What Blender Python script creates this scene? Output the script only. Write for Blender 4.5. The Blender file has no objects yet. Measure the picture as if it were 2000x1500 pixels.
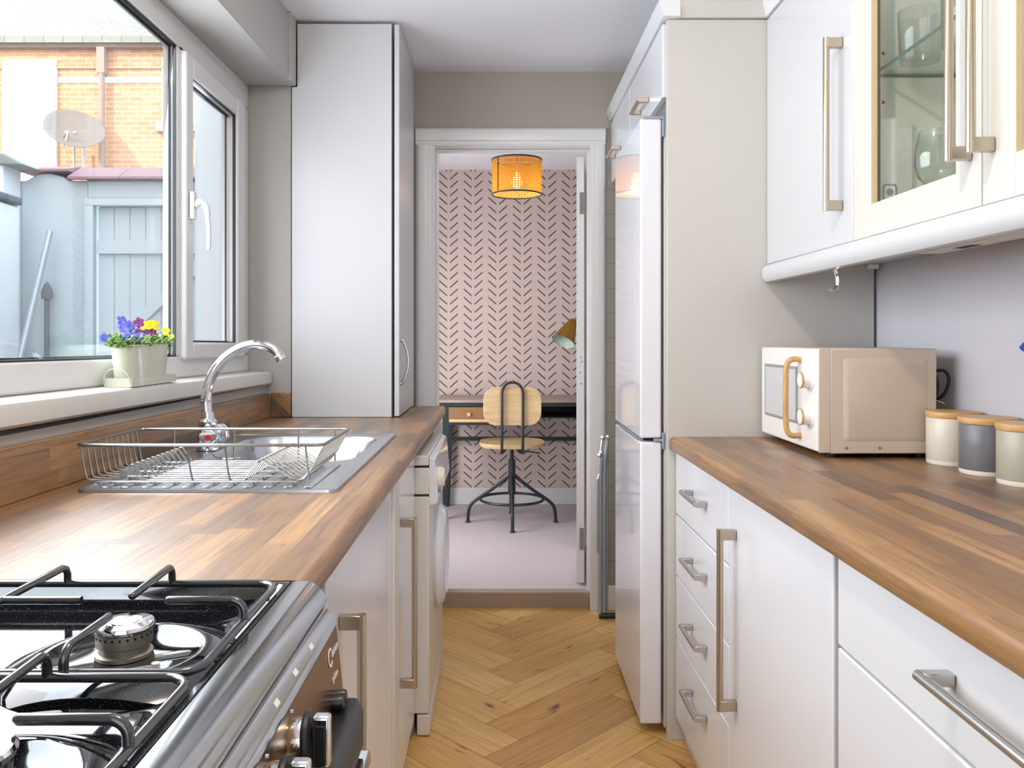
import bpy, bmesh, math, random
from mathutils import Vector, Matrix
random.seed(7)
S = bpy.context.scene
C = S.collection

# ------------------------------------------------------------------ camera, light, exposure
cd = bpy.data.cameras.new('camera'); cam = bpy.data.objects.new('camera', cd); C.objects.link(cam)
cam.location = (0, 0, 1.21); cam.rotation_euler = (math.pi/2, 0, 0)
cd.sensor_width = 36; cd.lens = 29.34; cd.shift_x = 0.0125; cd.shift_y = -0.045
cd.clip_start = 0.02; cd.clip_end = 200
S.camera = cam
S.view_settings.view_transform = 'Standard'; S.view_settings.look = 'None'
S.view_settings.exposure = 0.08; S.view_settings.gamma = 1.0; S.view_settings.use_curve_mapping = False
S.cycles.use_denoising = True
S.cycles.max_bounces = 10; S.cycles.diffuse_bounces = 5; S.cycles.glossy_bounces = 5
S.cycles.transparent_max_bounces = 24; S.cycles.transmission_bounces = 10
S.cycles.caustics_reflective = False; S.cycles.caustics_refractive = False
S.cycles.sample_clamp_indirect = 6.0

W = bpy.data.worlds.new('sky'); S.world = W; W.use_nodes = True
wn = W.node_tree; wn.nodes.clear()
wo = wn.nodes.new('ShaderNodeOutputWorld'); wb = wn.nodes.new('ShaderNodeBackground')
wb.inputs['Color'].default_value = (0.80, 0.90, 1.0, 1); wb.inputs['Strength'].default_value = 3.8
wn.links.new(wb.outputs[0], wo.inputs[0])

def light(name, kind, loc, energy, col, rot=None, to=None, **kw):
    d = bpy.data.lights.new(name, kind); o = bpy.data.objects.new(name, d); C.objects.link(o)
    o.location = loc; d.energy = energy; d.color = col
    if to is not None:
        o.rotation_euler = Vector(to).to_track_quat('-Z', 'Y').to_euler()
    if rot is not None: o.rotation_euler = rot
    for k, v in kw.items(): setattr(d, k, v)
    return o
# sun from behind and left of the camera, over the terrace, onto the house across the lane
light('sun', 'SUN', (-5, -5, 8), 4.3, (1.0, 0.93, 0.82), to=(1, 1, -0.8), angle=0.01)
# daylight through the kitchen and study windows, and an added fill behind the camera
light('daylight_window', 'AREA', (-1.01, 1.75, 1.605), 38, (0.86, 0.91, 1.0), to=(1, 0, -0.12), shape='RECTANGLE', size=1.95, size_y=0.92)
light('fill_behind_camera', 'AREA', (0.05, -1.15, 1.45), 16, (0.95, 0.97, 1.0), to=(0, 1, -0.03), shape='RECTANGLE', size=1.5, size_y=1.7)  # fill added to brighten faces turned to the camera; no door there
light('daylight_study', 'AREA', (-0.96, 4.70, 1.10), 34, (0.94, 0.95, 1.0), to=(1, 0.2, -0.02), shape='RECTANGLE', size=1.2, size_y=1.2)
# the kitchen's ceiling lamp
light('ceiling_lamp', 'POINT', (0.05, 0.95, 2.30), 25, (1.0, 0.87, 0.70), shadow_soft_size=0.03)

# ------------------------------------------------------------------ materials
def lin(c):
    f = lambda v: v/12.92 if v <= 0.04045 else ((v+0.055)/1.055)**2.4
    return tuple(f(v/255.0) for v in c[:3]) + (1.0,)
def newmat(name):
    m = bpy.data.materials.new(name); m.use_nodes = True
    nt = m.node_tree; p = nt.nodes['Principled BSDF']
    return m, nt, p
def setp(p, **kw):
    names = {'rough': 'Roughness', 'metal': 'Metallic', 'ior': 'IOR', 'coat': 'Coat Weight', 'coatr': 'Coat Roughness', 'trans': 'Transmission Weight', 'sheen': 'Sheen Weight', 'subs': 'Subsurface Weight'}
    for k, v in kw.items(): p.inputs[names[k]].default_value = v
def N(nt, t, **kw):
    n = nt.nodes.new('ShaderNode' + t)
    for k, v in kw.items(): setattr(n, k, v)
    return n
def L(nt, a, b): nt.links.new(a, b)
def math_(nt, op, a, b=None, c=None):
    n = N(nt, 'Math', operation=op)
    for i, v in enumerate((a, b, c)):
        if v is None: continue
        if isinstance(v, (int, float)): n.inputs[i].default_value = v
        else: L(nt, v, n.inputs[i])
    return n.outputs[0]
def ramp(nt, fac, stops, interp='LINEAR'):
    r = N(nt, 'ValToRGB'); r.color_ramp.interpolation = interp
    e = r.color_ramp.elements
    while len(e) > 1: e.remove(e[-1])
    e[0].position = stops[0][0]; e[0].color = lin(stops[0][1])
    for pos, col in stops[1:]:
        x = e.new(pos); x.color = lin(col)
    L(nt, fac, r.inputs[0]); return r.outputs[0]
def mixc(nt, fac, a, b, mode='MIX'):
    n = N(nt, 'Mix', data_type='RGBA', blend_type=mode)
    if isinstance(fac, (int, float)): n.inputs[0].default_value = fac
    else: L(nt, fac, n.inputs[0])
    for i, v in ((6, a), (7, b)):
        if isinstance(v, tuple): n.inputs[i].default_value = v
        else: L(nt, v, n.inputs[i])
    return n.outputs[2]
def bump(nt, p, height, strength=0.1, dist=0.01):
    b = N(nt, 'Bump'); b.inputs['Strength'].default_value = strength; b.inputs['Distance'].default_value = dist
    L(nt, height, b.inputs['Height']); L(nt, b.outputs[0], p.inputs['Normal'])
def plain(name, col, rough=0.5, var=0.03, scale=6.0, bmp=0.0, bscale=60.0, **kw):
    """flat colour with a little procedural variation"""
    m, nt, p = newmat(name)
    setp(p, rough=rough, **kw)
    tc = N(nt, 'TexCoord'); no = N(nt, 'TexNoise'); no.inputs['Scale'].default_value = scale; no.inputs['Detail'].default_value = 3
    L(nt, tc.outputs['Object'], no.inputs['Vector'])
    c = lin(col)
    a = tuple(min(1, v*(1-var)) for v in c[:3]) + (1,); b = tuple(min(1, v*(1+var)) for v in c[:3]) + (1,)
    L(nt, mixc(nt, no.outputs['Fac'], a, b), p.inputs['Base Color'])
    if bmp:
        n2 = N(nt, 'TexNoise'); n2.inputs['Scale'].default_value = bscale; n2.inputs['Detail'].default_value = 4
        L(nt, tc.outputs['Object'], n2.inputs['Vector']); bump(nt, p, n2.outputs['Fac'], bmp, 0.004)
    return m
def glassmat(name, tint=(1, 1, 1), refl=1.0, rough=0.0):
    m = bpy.data.materials.new(name); m.use_nodes = True; nt = m.node_tree; nt.nodes.clear()
    o = N(nt, 'OutputMaterial'); t = N(nt, 'BsdfTransparent'); g = N(nt, 'BsdfGlossy'); mx = N(nt, 'MixShader'); f = N(nt, 'Fresnel')
    t.inputs[0].default_value = tuple(tint) + (1,); g.inputs['Roughness'].default_value = rough
    ge = N(nt, 'NewGeometry')   # the same reflectance on both faces of the pane
    L(nt, math_(nt, 'ADD', 1.45, math_(nt, 'MULTIPLY', ge.outputs['Backfacing'], 1/1.45 - 1.45)), f.inputs[0])
    L(nt, math_(nt, 'MULTIPLY', f.outputs[0], refl), mx.inputs[0]); L(nt, t.outputs[0], mx.inputs[1]); L(nt, g.outputs[0], mx.inputs[2]); L(nt, mx.outputs[0], o.inputs[0])
    return m
def emis(name, col, strength):
    m, nt, p = newmat(name); p.inputs['Base Color'].default_value = lin(col)
    p.inputs['Emission Color'].default_value = lin(col); p.inputs['Emission Strength'].default_value = strength
    return m
def wood_staves(name, w=0.044, ln=0.34, tones=None, rough=0.42, coat=0.85):
    m, nt, p = newmat(name); setp(p, rough=rough, coat=coat, coatr=0.42, ior=1.4); p.inputs['Coat IOR'].default_value = 1.6
    tc = N(nt, 'TexCoord'); sp = N(nt, 'SeparateXYZ'); L(nt, tc.outputs['Object'], sp.inputs[0])
    xz = math_(nt, 'ADD', sp.outputs[0], sp.outputs[2])
    row = math_(nt, 'FLOOR', math_(nt, 'DIVIDE', xz, w))
    wn1 = N(nt, 'TexWhiteNoise', noise_dimensions='1D'); L(nt, row, wn1.inputs['W'])
    yy = math_(nt, 'ADD', math_(nt, 'DIVIDE', sp.outputs[1], ln), math_(nt, 'MULTIPLY', wn1.outputs['Value'], 9.0))
    col = math_(nt, 'FLOOR', yy)
    cb = N(nt, 'CombineXYZ'); L(nt, row, cb.inputs[0]); L(nt, col, cb.inputs[1])
    wn2 = N(nt, 'TexWhiteNoise', noise_dimensions='2D'); L(nt, cb.outputs[0], wn2.inputs['Vector'])
    base = ramp(nt, wn2.outputs['Value'], tones)
    gv = N(nt, 'CombineXYZ')
    L(nt, math_(nt, 'MULTIPLY', xz, 120.0), gv.inputs[0])
    L(nt, math_(nt, 'ADD', math_(nt, 'MULTIPLY', sp.outputs[1], 5.0), math_(nt, 'MULTIPLY', wn2.outputs['Value'], 50.0)), gv.inputs[1])
    L(nt, math_(nt, 'MULTIPLY', sp.outputs[2], 30.0), gv.inputs[2])
    no = N(nt, 'TexNoise'); no.inputs['Scale'].default_value = 1.0; no.inputs['Detail'].default_value = 5; no.inputs['Distortion'].default_value = 0.6
    L(nt, gv.outputs[0], no.inputs['Vector'])
    g = ramp(nt, no.outputs['Fac'], [(0.25, (120, 110, 105)), (0.5, (225, 222, 220)), (0.75, (255, 255, 255))])
    L(nt, mixc(nt, 0.8, base, g, 'MULTIPLY'), p.inputs['Base Color'])
    return m
def wood_grain(name, cols, sc=(8, 1.2, 8), rough=0.4, axis_scale=10):
    m, nt, p = newmat(name); setp(p, rough=rough)
    tc = N(nt, 'TexCoord'); mp = N(nt, 'Mapping'); mp.inputs['Scale'].default_value = sc
    L(nt, tc.outputs['Object'], mp.inputs[0])
    no = N(nt, 'TexNoise'); no.inputs['Scale'].default_value = axis_scale; no.inputs['Detail'].default_value = 5; no.inputs['Distortion'].default_value = 1.0
    L(nt, mp.outputs[0], no.inputs['Vector'])
    L(nt, ramp(nt, no.outputs['Fac'], [(0.3, cols[0]), (0.7, cols[1])]), p.inputs['Base Color'])
    return m
def herring(name):
    m, nt, p = newmat(name); setp(p, rough=0.38, coat=0.08, coatr=0.3)
    at = N(nt, 'Attribute'); at.attribute_name = 'plank'
    uv = N(nt, 'UVMap'); uv.uv_map = 'uv'
    sp = N(nt, 'SeparateColor'); L(nt, at.outputs['Color'], sp.inputs[0])
    base = ramp(nt, sp.outputs[0], [(0.0, (208, 160, 92)), (0.35, (222, 178, 108)), (0.7, (232, 192, 124)), (1.0, (198, 152, 92))])
    su = N(nt, 'SeparateXYZ'); L(nt, uv.outputs[0], su.inputs[0])
    def nz(su_, sv_, dist, det, off):
        cb = N(nt, 'CombineXYZ')
        L(nt, math_(nt, 'ADD', math_(nt, 'MULTIPLY', su.outputs[0], su_), math_(nt, 'MULTIPLY', sp.outputs[0], off)), cb.inputs[0])
        L(nt, math_(nt, 'MULTIPLY', su.outputs[1], sv_), cb.inputs[1]); L(nt, math_(nt, 'MULTIPLY', sp.outputs[1], 30.0), cb.inputs[2])
        no = N(nt, 'TexNoise'); no.inputs['Scale'].default_value = 1; no.inputs['Detail'].default_value = det; no.inputs['Distortion'].default_value = dist
        L(nt, cb.outputs[0], no.inputs['Vector']); return no.outputs['Fac']
    grain = ramp(nt, nz(4.0, 70.0, 0.8, 5, 40.0), [(0.3, (220, 212, 202)), (0.6, (255, 255, 255))])
    c = mixc(nt, 0.85, base, grain, 'MULTIPLY')
    knot = ramp(nt, nz(7.0, 22.0, 0.4, 2, 70.0), [(0.655, (255, 255, 255)), (0.76, (120, 90, 64))])
    c = mixc(nt, 0.9, c, knot, 'MULTIPLY')
    L(nt, c, p.inputs['Base Color']); return m
def wallpaper(name, x0, z0, px, pz):
    """pink paper with columns of dark slanted dashes, two dashes to a V"""
    m, nt, p = newmat(name); setp(p, rough=0.75)
    tc = N(nt, 'TexCoord'); sp = N(nt, 'SeparateXYZ'); L(nt, tc.outputs['Object'], sp.inputs[0])
    xs = math_(nt, 'DIVIDE', math_(nt, 'SUBTRACT', sp.outputs[0], x0 - px/2 - 20*px), px)
    u = math_(nt, 'MULTIPLY', math_(nt, 'ABSOLUTE', math_(nt, 'SUBTRACT', math_(nt, 'FRACT', xs), 0.5)), px)   # distance from the column's middle, m
    # along a dash the height grows with u
    lo, hi, rise = 0.0103, 0.0636, 0.047
    t = math_(nt, 'DIVIDE', math_(nt, 'SUBTRACT', u, lo), hi - lo)
    zz = math_(nt, 'SUBTRACT', math_(nt, 'SUBTRACT', sp.outputs[2], z0 - 60*pz), math_(nt, 'MULTIPLY', t, rise))
    ph = math_(nt, 'MULTIPLY', math_(nt, 'SUBTRACT', math_(nt, 'FRACT', math_(nt, 'ADD', math_(nt, 'DIVIDE', zz, pz), 0.5)), 0.5), pz)
    near = math_(nt, 'LESS_THAN', math_(nt, 'ABSOLUTE', ph), 0.0052)
    ins = math_(nt, 'MULTIPLY', math_(nt, 'GREATER_THAN', t, 0.0), math_(nt, 'LESS_THAN', t, 1.0))
    mask = math_(nt, 'MULTIPLY', near, ins)
    no = N(nt, 'TexNoise'); no.inputs['Scale'].default_value = 3
    L(nt, tc.outputs['Object'], no.inputs['Vector'])
    pk = mixc(nt, no.outputs['Fac'], lin((206, 188, 181)), lin((212, 196, 189)))
    L(nt, mixc(nt, mask, pk, lin((84, 68, 66))), p.inputs['Base Color']); return m
def brickmat(name):
    m, nt, p = newmat(name); setp(p, rough=0.85)
    tc = N(nt, 'TexCoord'); mp = N(nt, 'Mapping'); mp.inputs['Rotation'].default_value = (math.pi/2, 0, 0)
    L(nt, tc.outputs['Object'], mp.inputs[0])
    sp = N(nt, 'SeparateXYZ'); L(nt, tc.outputs['Object'], sp.inputs[0])
    cb = N(nt, 'CombineXYZ'); L(nt, sp.outputs[0], cb.inputs[0]); L(nt, sp.outputs[2], cb.inputs[1])
    b = N(nt, 'TexBrick'); L(nt, cb.outputs[0], b.inputs['Vector'])
    b.inputs['Color1'].default_value = lin((202, 150, 112)); b.inputs['Color2'].default_value = lin((190, 134, 98)); b.inputs['Mortar'].default_value = lin((206, 178, 148))
    b.inputs['Scale'].default_value = 1.0; b.inputs['Brick Width'].default_value = 0.225; b.inputs['Row Height'].default_value = 0.075; b.inputs['Mortar Size'].default_value = 0.006
    L(nt, b.outputs['Color'], p.inputs['Base Color']); return m
def slatemat(name):
    m, nt, p = newmat(name); setp(p, rough=0.7)
    tc = N(nt, 'TexCoord'); sp = N(nt, 'SeparateXYZ'); L(nt, tc.outputs['Object'], sp.inputs[0])
    cb = N(nt, 'CombineXYZ'); L(nt, sp.outputs[0], cb.inputs[0]); L(nt, sp.outputs[1], cb.inputs[1])
    b = N(nt, 'TexBrick'); L(nt, cb.outputs[0], b.inputs['Vector'])
    b.inputs['Color1'].default_value = lin((142, 142, 128)); b.inputs['Color2'].default_value = lin((132, 132, 120)); b.inputs['Mortar'].default_value = lin((104, 104, 96))
    b.inputs['Scale'].default_value = 1.0; b.inputs['Brick Width'].default_value = 0.3; b.inputs['Row Height'].default_value = 0.2; b.inputs['Mortar Size'].default_value = 0.008
    L(nt, b.outputs['Color'], p.inputs['Base Color']); return m
def tilemat(name):
    m, nt, p = newmat(name); setp(p, rough=0.4)
    tc = N(nt, 'TexCoord'); sp = N(nt, 'SeparateXYZ'); L(nt, tc.outputs['Object'], sp.inputs[0])
    cb = N(nt, 'CombineXYZ'); L(nt, sp.outputs[0], cb.inputs[0]); L(nt, sp.outputs[2], cb.inputs[1])
    b = N(nt, 'TexBrick'); L(nt, cb.outputs[0], b.inputs['Vector'])
    b.inputs['Color1'].default_value = lin((150, 146, 136)); b.inputs['Color2'].default_value = lin((146, 142, 132)); b.inputs['Mortar'].default_value = lin((126, 122, 114))
    b.inputs['Scale'].default_value = 1.0; b.inputs['Brick Width'].default_value = 0.4; b.inputs['Row Height'].default_value = 0.11; b.inputs['Mortar Size'].default_value = 0.002
    L(nt, b.outputs['Color'], p.inputs['Base Color']); return m
def speckled(name):
    m, nt, p = newmat(name); setp(p, rough=0.05, coat=0.2, coatr=0.03, ior=1.6)
    tc = N(nt, 'TexCoord'); no = N(nt, 'TexNoise'); no.inputs['Scale'].default_value = 700
    L(nt, tc.outputs['Object'], no.inputs['Vector'])
    L(nt, ramp(nt, no.outputs['Fac'], [(0.66, (14, 15, 17)), (0.74, (120, 130, 145))]), p.inputs['Base Color']); return m

M = {}
M['wall'] = plain('greige_wall_paint', (174, 171, 168), 0.8, 0.02, 3, 0.05, 90)
M['wall_far'] = plain('taupe_wall_paint', (168, 160, 152), 0.8, 0.02, 3, 0.05, 90)
M['wall_r'] = plain('pale_lilac_wall_paint', (208, 206, 212), 0.7, 0.02, 3, 0.05, 90)
M['ceil'] = plain('white_ceiling_paint', (240, 240, 245), 0.85, 0.015, 2)
M['trim'] = plain('white_gloss_trim', (222, 222, 222), 0.3, 0.01)
M['unit'] = plain('white_cabinet_lightened', (226, 227, 231), 0.22, 0.01, 2, coat=0.2, coatr=0.1)  # same white as the wall cabinets, lightened to look more strongly lit
M['panel'] = plain('cream_white_panel', (198, 195, 190), 0.35, 0.01, 2)
M['unit_dim'] = plain('white_cabinet_dimmed', (207, 208, 210), 0.25, 0.01, 2, coat=0.15, coatr=0.1)  # the cabinet white again, darkened to look less brightly lit
M['laminate'] = plain('white_laminate', (198, 199, 202), 0.3, 0.01, 2)
M['ivory'] = plain('ivory_cabinet', (214, 211, 204), 0.3, 0.01, 2)
M['edge'] = plain('cream_door_edge', (226, 204, 168), 0.4, 0.02)
M['carc'] = plain('carcass_grey', (170, 170, 170), 0.5, 0.02)
M['inner'] = plain('cabinet_inside', (238, 238, 232), 0.5, 0.01)
M['fridge'] = plain('gloss_white_fridge', (224, 225, 231), 0.05, 0.005, 2, ior=1.38)
M['fridge_side'] = plain('satin_white_fridge_edge', (222, 222, 222), 0.35, 0.01)
M['white'] = plain('white_plastic', (236, 236, 236), 0.3, 0.01)
M['upvc'] = plain('white_upvc', (214, 214, 214), 0.35, 0.01)
M['gasket'] = plain('black_gasket', (34, 36, 42), 0.5, 0.05)
M['sill'] = plain('white_sill_paint', (210, 208, 203), 0.35, 0.02)
M['chrome'] = plain('chrome', (232, 234, 238), 0.06, 0.01, metal=1.0)
M['steel'] = plain('brushed_steel', (196, 194, 190), 0.3, 0.05, 30, metal=1.0)
M['nickel'] = plain('warm_nickel', (188, 176, 158), 0.30, 0.04, 30, metal=1.0)
M['sink'] = plain('sink_steel', (184, 186, 190), 0.26, 0.03, 20, metal=1.0)
M['wire'] = plain('rack_wire', (150, 148, 145), 0.3, 0.03, metal=1.0)
M['hobsteel'] = plain('polished_hob_steel', (186, 187, 190), 0.13, 0.04, 30, metal=1.0)
M['enamel'] = speckled('black_speckled_enamel')
M['rod'] = plain('black_enamel_rod', (36, 37, 42), 0.16, 0.1, coat=0.5, coatr=0.08, ior=1.8)
M['black'] = plain('black_plastic', (26, 28, 30), 0.35, 0.1)
M['floor_reflection'] = plain('control_panel_floor_reflection', (150, 118, 84), 0.22, 0.03, metal=0.85)  # base colour carries the brown reflection of the wood floor
M['burner'] = plain('burner_alloy', (176, 170, 156), 0.4, 0.1, 40, metal=0.9)
M['stave'] = wood_staves('walnut_block_worktop', tones=[(0.0, (98, 74, 54)), (0.28, (142, 104, 64)), (0.5, (172, 127, 76)), (0.72, (118, 88, 62)), (1.0, (188, 143, 88))])
M['herring'] = herring('oak_herringbone')
M['sub'] = plain('floor_joint', (84, 60, 36), 0.8, 0.05)
M['carpet'] = plain('lilac_grey_carpet', (196, 186, 188), 0.95, 0.06, 180, 0.5, 350)
M['riser'] = plain('taupe_carpet_edge', (168, 150, 132), 0.95, 0.06, 180, 0.5, 350)
M['paper'] = wallpaper('chevron_wallpaper', -0.347, 2.2395, 0.1684, 0.0570)
M['tile'] = tilemat('grey_wall_tile')
M['glass'] = glassmat('window_glass', (0.97, 0.985, 0.98), 0.8)
M['cabglass'] = glassmat('cabinet_glass', (0.95, 0.968, 0.945), 1.0)
M['cup'] = glassmat('drinking_glass', (0.93, 0.95, 0.94), 2.2)
M['shelfedge'] = plain('glass_shelf_edge', (86, 112, 108), 0.2, 0.05)
M['brass'] = plain('aged_brass', (184, 142, 66), 0.25, 0.06, 20, metal=1.0)
M['teal'] = plain('pale_green_lining', (190, 208, 196), 0.5, 0.02)
M['dark'] = plain('dark_green_black_metal', (38, 48, 50), 0.4, 0.08)
M['pine'] = wood_grain('pale_pine', [(208, 174, 126), (232, 204, 160)], (1.0, 8, 8), 0.45, 5)
M['bamboo'] = wood_grain('bamboo', [(196, 150, 92), (216, 174, 116)], (2, 10, 10), 0.4, 8)
M['oakhandle'] = wood_grain('wood_handle', [(186, 140, 84), (208, 166, 108)], (10, 10, 2), 0.4, 8)
M['rattan'] = wood_grain('rattan_front', [(124, 92, 60), (160, 122, 80)], (60, 60, 60), 0.6, 8)
M['deskwood'] = wood_grain('greyed_desk_wood', [(150, 132, 124), (176, 158, 148)], (1, 8, 8), 0.5, 6)
M['mw_body'] = plain('cream_microwave_steel', (212, 198, 182), 0.35, 0.01)
M['mw_white'] = plain('white_microwave_door', (240, 238, 234), 0.25, 0.01)
M['mw_glass'] = plain('microwave_window', (208, 210, 212), 0.1, 0.02, coat=0.5)
M['grey'] = plain('grey_plastic', (150, 150, 150), 0.4, 0.02)
M['can_cream'] = plain('cream_canister', (214, 208, 192), 0.35, 0.01)
M['can_grey'] = plain('slate_grey_canister', (112, 112, 118), 0.35, 0.02)
M['can_sage'] = plain('sage_grey_canister', (176, 172, 156), 0.35, 0.01)
M['can_foot'] = plain('ceramic_foot', (234, 226, 212), 0.4, 0.01)
M['bucket'] = plain('pale_sage_enamel', (206, 208, 190), 0.22, 0.01, coat=0.3)
M['leaf'] = plain('leaf_green', (92, 132, 48), 0.5, 0.35, 60)
M['leafl'] = plain('light_leaf_green', (150, 178, 92), 0.5, 0.25, 60)
M['fblue'] = plain('violet_blue_petal', (104, 108, 206), 0.6, 0.15, 60)
M['fpurple'] = plain('purple_petal', (118, 44, 116), 0.6, 0.15, 60)
M['fyellow'] = plain('yellow_petal', (232, 200, 30), 0.6, 0.1, 60)
M['red'] = plain('red_dot', (200, 30, 24), 0.4, 0.02)
M['blue'] = plain('blue_plastic', (36, 70, 190), 0.35, 0.05)
M['ink'] = plain('grey_print', (120, 124, 128), 0.6, 0.02)
M['dink'] = plain('dark_mark', (60, 56, 52), 0.6, 0.02)
M['wink'] = plain('white_print', (236, 230, 220), 0.5, 0.01)
M['hinge'] = plain('worn_steel_hinge', (134, 132, 128), 0.5, 0.1, 30)
M['hingeb'] = plain('blue_grey_hinge', (140, 148, 168), 0.4, 0.05)
M['brick'] = brickmat('sunlit_orange_brick')
M['slate'] = slatemat('weathered_roof_slate')
M['render'] = plain('grey_painted_render', (186, 196, 200), 0.85, 0.06, 3, 0.4, 14)
M['gatep'] = plain('grey_painted_timber', (188, 196, 200), 0.7, 0.03, 8)
M['whitew'] = plain('white_rendered_wall', (232, 236, 240), 0.85, 0.02, 3, 0.3, 18)
M['coping'] = plain('purple_ridge_tile', (150, 116, 122), 0.7, 0.08, 6)
M['stone'] = plain('weathered_stone', (150, 152, 150), 0.85, 0.12, 12, 0.5, 30)
M['darkstone'] = plain('dark_coping_stone', (96, 104, 112), 0.85, 0.12, 12, 0.5, 30)
M['concrete'] = plain('yard_concrete', (160, 160, 158), 0.9, 0.08, 5)
M['gutter'] = plain('brown_gutter', (120, 98, 90), 0.5, 0.03)
M['dish'] = plain('dish_grey', (150, 128, 114), 0.5, 0.03)
def mesh_dish(name):   # finely perforated sheet: part of the view passes through the holes
    m, nt, p = newmat(name); p.inputs['Base Color'].default_value = lin((138, 130, 124)); p.inputs['Roughness'].default_value = 0.5
    t = N(nt, 'BsdfTransparent'); mx = N(nt, 'MixShader'); mx.inputs[0].default_value = 0.66
    L(nt, t.outputs[0], mx.inputs[1]); L(nt, p.outputs[0], mx.inputs[2]); L(nt, mx.outputs[0], nt.nodes['Material Output'].inputs[0]); return m
M['meshdish'] = mesh_dish('perforated_dish')
M['pipe'] = plain('grey_pipe', (168, 174, 182), 0.35, 0.05, metal=0.4)
# cane lamp shade: thin cane lets light through
def cane(name):
    m = bpy.data.materials.new(name); m.use_nodes = True; nt = m.node_tree; nt.nodes.clear()
    o = N(nt, 'OutputMaterial'); d = N(nt, 'BsdfDiffuse'); t = N(nt, 'BsdfTranslucent'); mx = N(nt, 'MixShader')
    d.inputs[0].default_value = lin((232, 190, 110)); t.inputs[0].default_value = lin((244, 204, 96)); mx.inputs[0].default_value = 0.6
    L(nt, d.outputs[0], mx.inputs[1]); L(nt, t.outputs[0], mx.inputs[2]); L(nt, mx.outputs[0], o.inputs[0]); return m
M['cane'] = cane('cane_webbing')
M['bulb'] = emis('glowing_bulb', (255, 232, 176), 7.0)

# ------------------------------------------------------------------ mesh helpers
class B:
    def __init__(s): s.bm = bmesh.new()
    def box(s, x0, x1, y0, y1, z0, z1):
        x0, x1 = sorted((x0, x1)); y0, y1 = sorted((y0, y1)); z0, z1 = sorted((z0, z1))
        v = [s.bm.verts.new(p) for p in ((x0,y0,z0),(x1,y0,z0),(x1,y1,z0),(x0,y1,z0),(x0,y0,z1),(x1,y0,z1),(x1,y1,z1),(x0,y1,z1))]
        for f in ((0,3,2,1),(4,5,6,7),(0,1,5,4),(1,2,6,5),(2,3,7,6),(3,0,4,7)): s.bm.faces.new([v[i] for i in f])
        return s
    def prism(s, pts, axis, a0, a1):
        def P(p, a): return {'x': (a, p[0], p[1]), 'y': (p[0], a, p[1]), 'z': (p[0], p[1], a)}[axis]
        A = [s.bm.verts.new(P(p, a0)) for p in pts]; D = [s.bm.verts.new(P(p, a1)) for p in pts]
        n = len(pts)
        for i in range(n): s.bm.faces.new((A[i], A[(i+1) % n], D[(i+1) % n], D[i]))
        s.bm.faces.new(A[::-1]); s.bm.faces.new(D); return s
    def tube(s, pts, r, n=10, closed=False):
        pts = [Vector(p) for p in pts]; m = len(pts)
        rs = r if isinstance(r, (list, tuple)) else [r]*m
        rings = []; prev = None
        for i, p in enumerate(pts):
            if closed: t = (pts[(i+1) % m] - pts[i-1]).normalized()
            else: t = (pts[min(i+1, m-1)] - pts[max(i-1, 0)]).normalized()
            if prev is None:
                a = Vector((0, 0, 1)) if abs(t.z) < 0.9 else Vector((1, 0, 0)); u = t.cross(a).normalized()
            else:
                u = (prev - t*prev.dot(t))
                u = u.normalized() if u.length > 1e-6 else t.orthogonal().normalized()
            prev = u; w = t.cross(u)
            rings.append([s.bm.verts.new(p + (u*math.cos(2*math.pi*k/n) + w*math.sin(2*math.pi*k/n))*rs[i]) for k in range(n)])
        for i in range(m if closed else m-1):
            a, b = rings[i], rings[(i+1) % m]
            for k in range(n): s.bm.faces.new((a[k], a[(k+1) % n], b[(k+1) % n], b[k]))
        if not closed: s.bm.faces.new(rings[0][::-1]); s.bm.faces.new(rings[-1])
        return s
    def lathe(s, prof, c=(0,0,0), axis=(0,0,1), n=32, sx=1.0, sy=1.0):
        q = Vector((0,0,1)).rotation_difference(Vector(axis).normalized()); c = Vector(c); rings = []
        for r, h in prof:
            if r < 1e-6: rings.append([s.bm.verts.new(c + q @ Vector((0,0,h)))])
            else: rings.append([s.bm.verts.new(c + q @ Vector((r*sx*math.cos(2*math.pi*k/n), r*sy*math.sin(2*math.pi*k/n), h))) for k in range(n)])
        for a, b in zip(rings, rings[1:]):
            if len(a) == 1 and len(b) == 1: continue
            for k in range(n):
                k2 = (k+1) % n
                if len(a) == 1: s.bm.faces.new((a[0], b[k2], b[k]))
                elif len(b) == 1: s.bm.faces.new((a[k], a[k2], b[0]))
                else: s.bm.faces.new((a[k], a[k2], b[k2], b[k]))
        return s
    def quad(s, *p): s.bm.faces.new([s.bm.verts.new(q) for q in p]); return s
    def map(s, f):
        for v in s.bm.verts: v.co = Vector(f(*v.co))
        return s
def rrect(x0, x1, y0, y1, r, n=5):
    out = []
    for cx, cy, a in ((x1-r, y1-r, 0), (x0+r, y1-r, 90), (x0+r, y0+r, 180), (x1-r, y0+r, 270)):
        for i in range(n+1):
            t = math.radians(a + 90*i/n); out.append((cx + r*math.cos(t), cy + r*math.sin(t)))
    return out
def arc(c, r, a0, a1, n):
    return [(c[0] + r*math.cos(math.radians(a0+(a1-a0)*i/n)), c[1] + r*math.sin(math.radians(a0+(a1-a0)*i/n))) for i in range(n+1)]
def bez(p0, p1, p2, p3, n=10):
    out = []
    for i in range(n+1):
        t = i/n; out.append(tuple((1-t)**3*a + 3*(1-t)**2*t*b + 3*(1-t)*t*t*c + t**3*d for a, b, c, d in zip(p0, p1, p2, p3)))
    return out
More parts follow.
